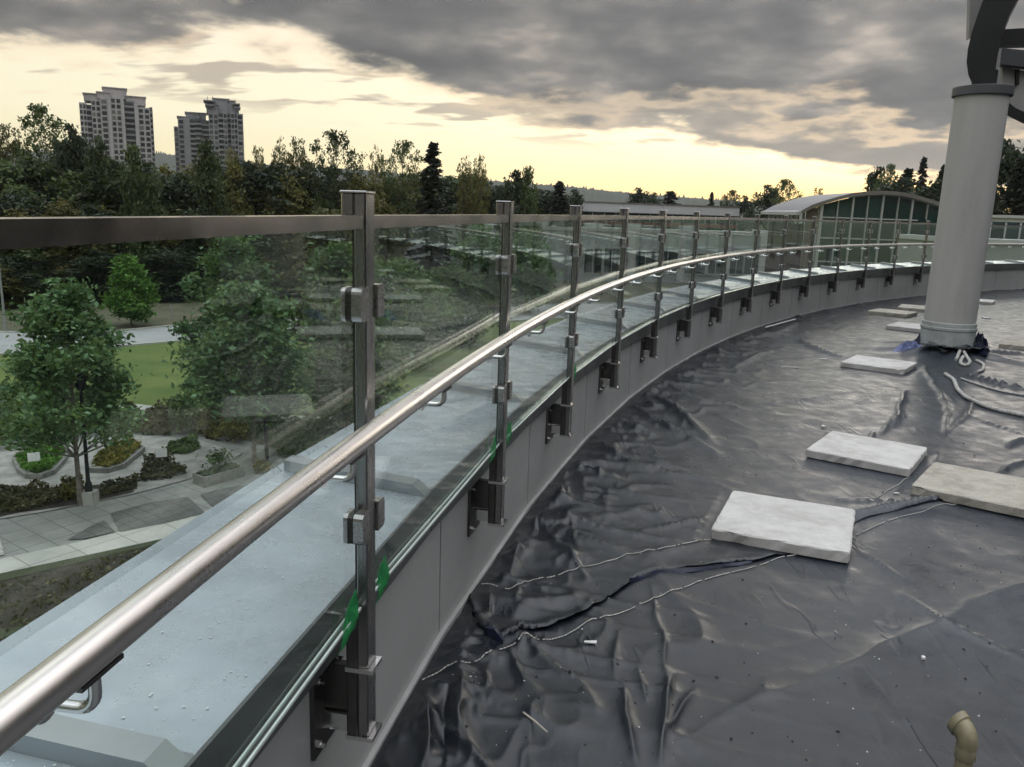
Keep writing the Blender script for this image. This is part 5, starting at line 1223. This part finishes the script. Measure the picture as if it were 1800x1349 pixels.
for k, (x0, x1, y0, y1) in enumerate([(757, 787, 414, 448), (800, 822, 424, 446), (1028, 1056, 437, 480), (1063, 1087, 437, 480), (1118, 1150, 442, 480), (1156, 1190, 442, 480), (1205, 1238, 446, 482), (1246, 1270, 446, 482), (1284, 1304, 447, 482), (1310, 1332, 447, 482), (1346, 1368, 449, 482), (1376, 1400, 449, 482)]):
    a, zt = onfront(x0, y0, la, lrz); b, zb = onfront(x1, y1, la, lrz); zb = max(zb, .4)
    w = link('window', MB().box(a, b, -.06, .1, zb, zt).mesh('window', MT['b_glass']), low)
    fr = MB(); t_ = .22
    fr.box(a - t_, a, -.2, .05, zb - t_, zt + t_).box(b, b + t_, -.2, .05, zb - t_, zt + t_).box(a, b, -.198, .05, zt, zt + t_).box(a, b, -.198, .05, zb - t_, zb).box((a + b) / 2 - .08, (a + b) / 2 + .08, -.15, -.065, zb, zt)
    link('frame', fr.mesh('frame', MT['white_frame']), w)
for px in (1108, 1196, 1276, 1338):
    a, _ = onfront(px, 460, la, lrz); link('pilaster', MB().box(a - .6, a + .6, -.45, .05, 0, Hh - .605).mesh('pilaster', MT['b_white']), low)
for px, y0 in ((1060, 6), (1150, 12), (1245, 9), (980, 14)):
    a, _ = onfront(px, 430, la, lrz); link('roof_unit', MB().box(a - 1.4, a + 1.4, y0, y0 + 2.5, Hh - .45, Hh + .7).mesh('roof_unit', MT['b_roof']), low)

wb, LN2, wa, wrz = facing('white_banded_building', 'flat-roofed building with a white band above dark windows on the horizon', 1020, 186, 1294, 198, 3.5, 25)
zt = at_y(1022, 355.5, 186)[2] - GROUND; zb = at_y(1022, 371.5, 186)[2] - GROUND
link('body', MB().box(.3, LN2 - .3, .4, 24, 0, zt - .05).mesh('body', MT['b_roof']), wb)
for k in range(4):
    link('band_panel', MB().box(LN2 * k / 4 + .03, LN2 * (k + 1) / 4 - .03, -.4, .395, zb, zt).mesh('band_panel', MT['b_white']), wb)
link('roof_edge', MB().box(-.2, LN2 + .2, -.6, 24, zt + .005, zt + .22).mesh('roof_edge', MT['v_edge']), wb)
nw = 14
for k in range(nw):
    link('window', MB().box(LN2 * k / nw + .2, LN2 * (k + 1) / nw - .2, .25, .5, zb - 1.9, zb - .15).mesh('window', MT['b_glass']), wb)
    link('glazing', MB().box(LN2 * k / nw + .15, LN2 * (k + 1) / nw - .15, .2, .5, zb - 5.4, zb - 3.0).mesh('glazing', MT['b_green']), wb)
link('red_band', MB().box(0, LN2, .0, .39, zb - 2.8, zb - 2.05).mesh('red_band', MT['b_red']), wb)

# vaulted pavilion
YV = 100.0
va = Vector(at_y(1409, 369.5, YV))
vault = empty('vaulted_building', (at_y(1548, 400, YV)[0], YV, GROUND), 'glass-fronted building with a curved vault roof and white mullions', 'building')
vo = vault.location.copy()
rim = [(1407, 371), (1409, 369.5), (1425, 361), (1444, 354.5), (1469, 347), (1495, 341), (1522, 337.6), (1548, 336.8), (1568, 337.8), (1587, 340.3), (1610, 345.7), (1632, 352), (1653, 358.8), (1680, 369), (1705, 381)]
F = [Vector(at_y(x, y, YV)) for x, y in rim]
e2 = Vector(at_y(1345, 369.5, 119.0)); ext = Vector((e2.x - va.x, 119.0 - YV, 0))
def vault_strip(pts, thick, d0, d1):
    vs = []
    for p in pts: vs += [p + ext * d0, p + ext * d1, p + ext * d1 - Vector((0, 0, thick)), p + ext * d0 - Vector((0, 0, thick))]
    n = len(pts); fs = []
    for k in range(n - 1):
        for j in range(4): fs.append((4 * k + j, 4 * k + (j + 1) % 4, 4 * k + 4 + (j + 1) % 4, 4 * k + 4 + j))
    fs += [(3, 2, 1, 0), tuple(4 * (n - 1) + j for j in range(4))]
    return MB().add([tuple(v) for v in vs], fs)
link('vault_roof', vault_strip(F, .28, -0.02, 1.0).mesh('vault_roof', MT['v_roof'], smooth=True, org=vo), vault)
link('roof_rim', vault_strip([p + Vector((0, -.25, .06)) for p in F], .42, -0.03, -.021).mesh('roof_rim', MT['v_edge'], org=vo), vault)
mull = [(1442, 1), (1470, 0), (1496, 1), (1522, 0), (1548, 1), (1575, 0), (1600, 1), (1627, 0), (1651, 1), (1677, 0)]
def roof_z(x):
    for p, q in zip(F[:-1], F[1:]):
        if p.x <= x <= q.x: return p.z + (q.z - p.z) * (x - p.x) / (q.x - p.x) - .45
    return F[-1].z - .45
mx = [at_y(px, 383, YV)[0] for px, _ in mull]
def mw(px, big): return .17 if px == 1442 else (.10 if big else .05)
zb1 = at_y(1470, 383, YV)[2]; levels = [GROUND + .3, GROUND + 3.4, zb1 - 5.2, zb1 - 2.4, zb1]
for x, (px, big) in zip(mx, mull):
    w = mw(px, big)
    link('mullion', MB().box(x - w, x + w, YV - .25, YV + .2, GROUND, roof_z(x)).mesh('mullion', MT['white_frame'], org=vo), vault)
for k in range(len(mx) - 1):
    a, b = mx[k] + mw(*mull[k]) + .01, mx[k + 1] - mw(*mull[k + 1]) - .01
    for z0, z1 in zip(levels[:-1], levels[1:]):
        link('pane', MB().box(a, b, YV + .02, YV + .08, z0 + .08, z1 - .08).mesh('pane', MT['b_green'], org=vo), vault)
        link('transom', MB().box(a, b, YV - .12, YV + .1, z1 - .075, z1 + .075).mesh('transom', MT['white_frame'], org=vo), vault)
    za, zb_ = roof_z(a), roof_z(b); z0 = zb1 + .08
    link('pane', MB().add([(a, YV + .02, z0), (b, YV + .02, z0), (b, YV + .02, zb_), (a, YV + .02, za), (a, YV + .08, z0), (b, YV + .08, z0), (b, YV + .08, zb_), (a, YV + .08, za)],
         [(0, 1, 2, 3), (7, 6, 5, 4), (0, 4, 5, 1), (1, 5, 6, 2), (2, 6, 7, 3), (3, 7, 4, 0)]).mesh('pane', MT['b_green'], org=vo), vault)
# the long side under the left eave
s0 = Vector(at_y(1418, 372, YV)); 
def side(t, zz): p = s0 + ext * t; return (p.x, p.y, zz)
zs = va.z - .35
link('side_wall', MB().add([side(.02, GROUND), side(.98, GROUND), side(.98, zs - 1.3), side(.02, zs - 1.3)], [(0, 1, 2, 3), (3, 2, 1, 0)]).mesh('side_wall', MT['brick'], org=vo), vault)
link('corner_wall', MB().box(s0.x + .1, mx[0] - .4, YV + .1, YV + .4, GROUND, zs + .6).mesh('corner_wall', MT['brick'], org=vo), vault)
for k in range(8):
    p = s0 + ext * (.06 + .9 * k / 7); link('side_post', MB().box(p.x - .12, p.x + .12, p.y - .12, p.y + .12, zs - 1.3, zs + .1).mesh('side_post', MT['white_frame'], org=vo), vault)
link('eave_fascia', MB().add([tuple(F[0] + ext * t + Vector((dx_, -.1, dz_))) for t in (-.02, 1.0) for dx_, dz_ in ((-.5, -.1), (-.5, -.5), (.0, -.5), (.0, .02))],
     [(0, 1, 5, 4), (1, 2, 6, 5), (2, 3, 7, 6), (3, 0, 4, 7), (3, 2, 1, 0), (4, 5, 6, 7)]).mesh('eave_fascia', MT['white_frame'], org=vo), vault)
# buildings past the column
x0, _, z0 = at_y(1774, 378.5, 85); x1 = at_y(1880, 382, 85)[0]
o = empty('white_block', (x0, 85, GROUND), 'plain white building block at the right edge above the rail', 'building')
link('body', MB().box(0, x1 - x0, 0, 12, 0, z0 - GROUND - .3).mesh('body', MT['b_white']), o); link('roof_edge', MB().box(-.2, x1 - x0 + .2, -.2, 12.2, z0 - GROUND - .29, z0 - GROUND).mesh('roof_edge', MT['b_white']), o)
x0, _, z0 = at_y(1690, 419, 60); x1 = at_y(1900, 425, 60)[0]
o = empty('low_block', (x0, 60, GROUND), 'low grey flat-roofed block right of the column behind the glass', 'building'); zz = z0 - GROUND
link('body', MB().box(0, x1 - x0, 0, 10, 0, zz - .35).mesh('body', MT['b_roof']), o); link('roof_edge', MB().box(-.15, x1 - x0 + .15, -.15, 10.1, zz - .34, zz).mesh('roof_edge', MT['b_white']), o)
link('clerestory', MB().box(1.0, x1 - x0 - 1, 3, 9, zz + .01, zz + 1.25).mesh('clerestory', MT['b_glass']), o)
for k in range(6):
    xx = 1.4 + k * (x1 - x0 - 3) / 5; link('frame', MB().box(xx - .05, xx + .05, 2.9, 2.99, zz + .02, zz + 1.2).mesh('frame', MT['white_frame']), o)

# ------------------------------------------------------------------ hills
ridge = [(-1200, 250), (-600, 270), (-100, 268), (100, 262), (285, 268), (420, 284), (560, 292), (650, 298), (800, 312), (905, 319), (1000, 326), (1100, 337), (1200, 345), (1300, 352), (1400, 362), (1600, 372), (1800, 384), (2400, 415)]
def ridge_y(px): return np.interp(px, [r[0] for r in ridge], [r[1] for r in ridge])
rg = np.random.RandomState(9); nH = 1500; vs = []; fs = []
for k in range(nH):
    px = -760 + 3060 * k / (nH - 1); x, y, z = at_y(px, ridge_y(px) + 3.0, 3000.0)
    hgt = max(4.0, z - GROUND); jag_ = rg.rand() ** 2 * 15 * (1 if k % 2 else 0.35)
    prof = [(2050, 0.0), (2300, 0.35), (2600, 0.68), (2850, 0.9), (2985, 0.985), (3000, 1.0), (3015, 0.97), (3400, 0.2)]
    for yy, f in prof:
        vs.append((x * yy / 3000, yy, GROUND - 1 + hgt * f + (jag_ if yy == 3000 else (rg.rand() * 6 * f))))
for k in range(nH - 1):
    for j in range(7): fs.append((k * 8 + j, k * 8 + 8 + j, k * 8 + 9 + j, k * 8 + 1 + j))
o = link('wooded_hills', np_mesh('wooded_hills', np.array(vs), np.array(fs), MT['hill'])); tag(o, kind='structure')

# ------------------------------------------------------------------ haze
HAZE = 0.00008
if HAZE:
    hm = bpy.data.materials.new('haze'); hm.use_nodes = True; t = hm.node_tree; t.nodes.clear()
    pv_ = t.nodes.new('ShaderNodeVolumePrincipled'); pv_.inputs['Density'].default_value = HAZE; pv_.inputs['Color'].default_value = (0.86, 0.89, 0.92, 1); pv_.inputs['Anisotropy'].default_value = 0.25
    oo = t.nodes.new('ShaderNodeOutputMaterial'); t.links.new(pv_.outputs[0], oo.inputs['Volume'])
    o = link('haze', MB().box(-3600, 3600, -450, 3480, GROUND - 1.5, 240).mesh('haze', hm)); tag(o, kind='stuff')
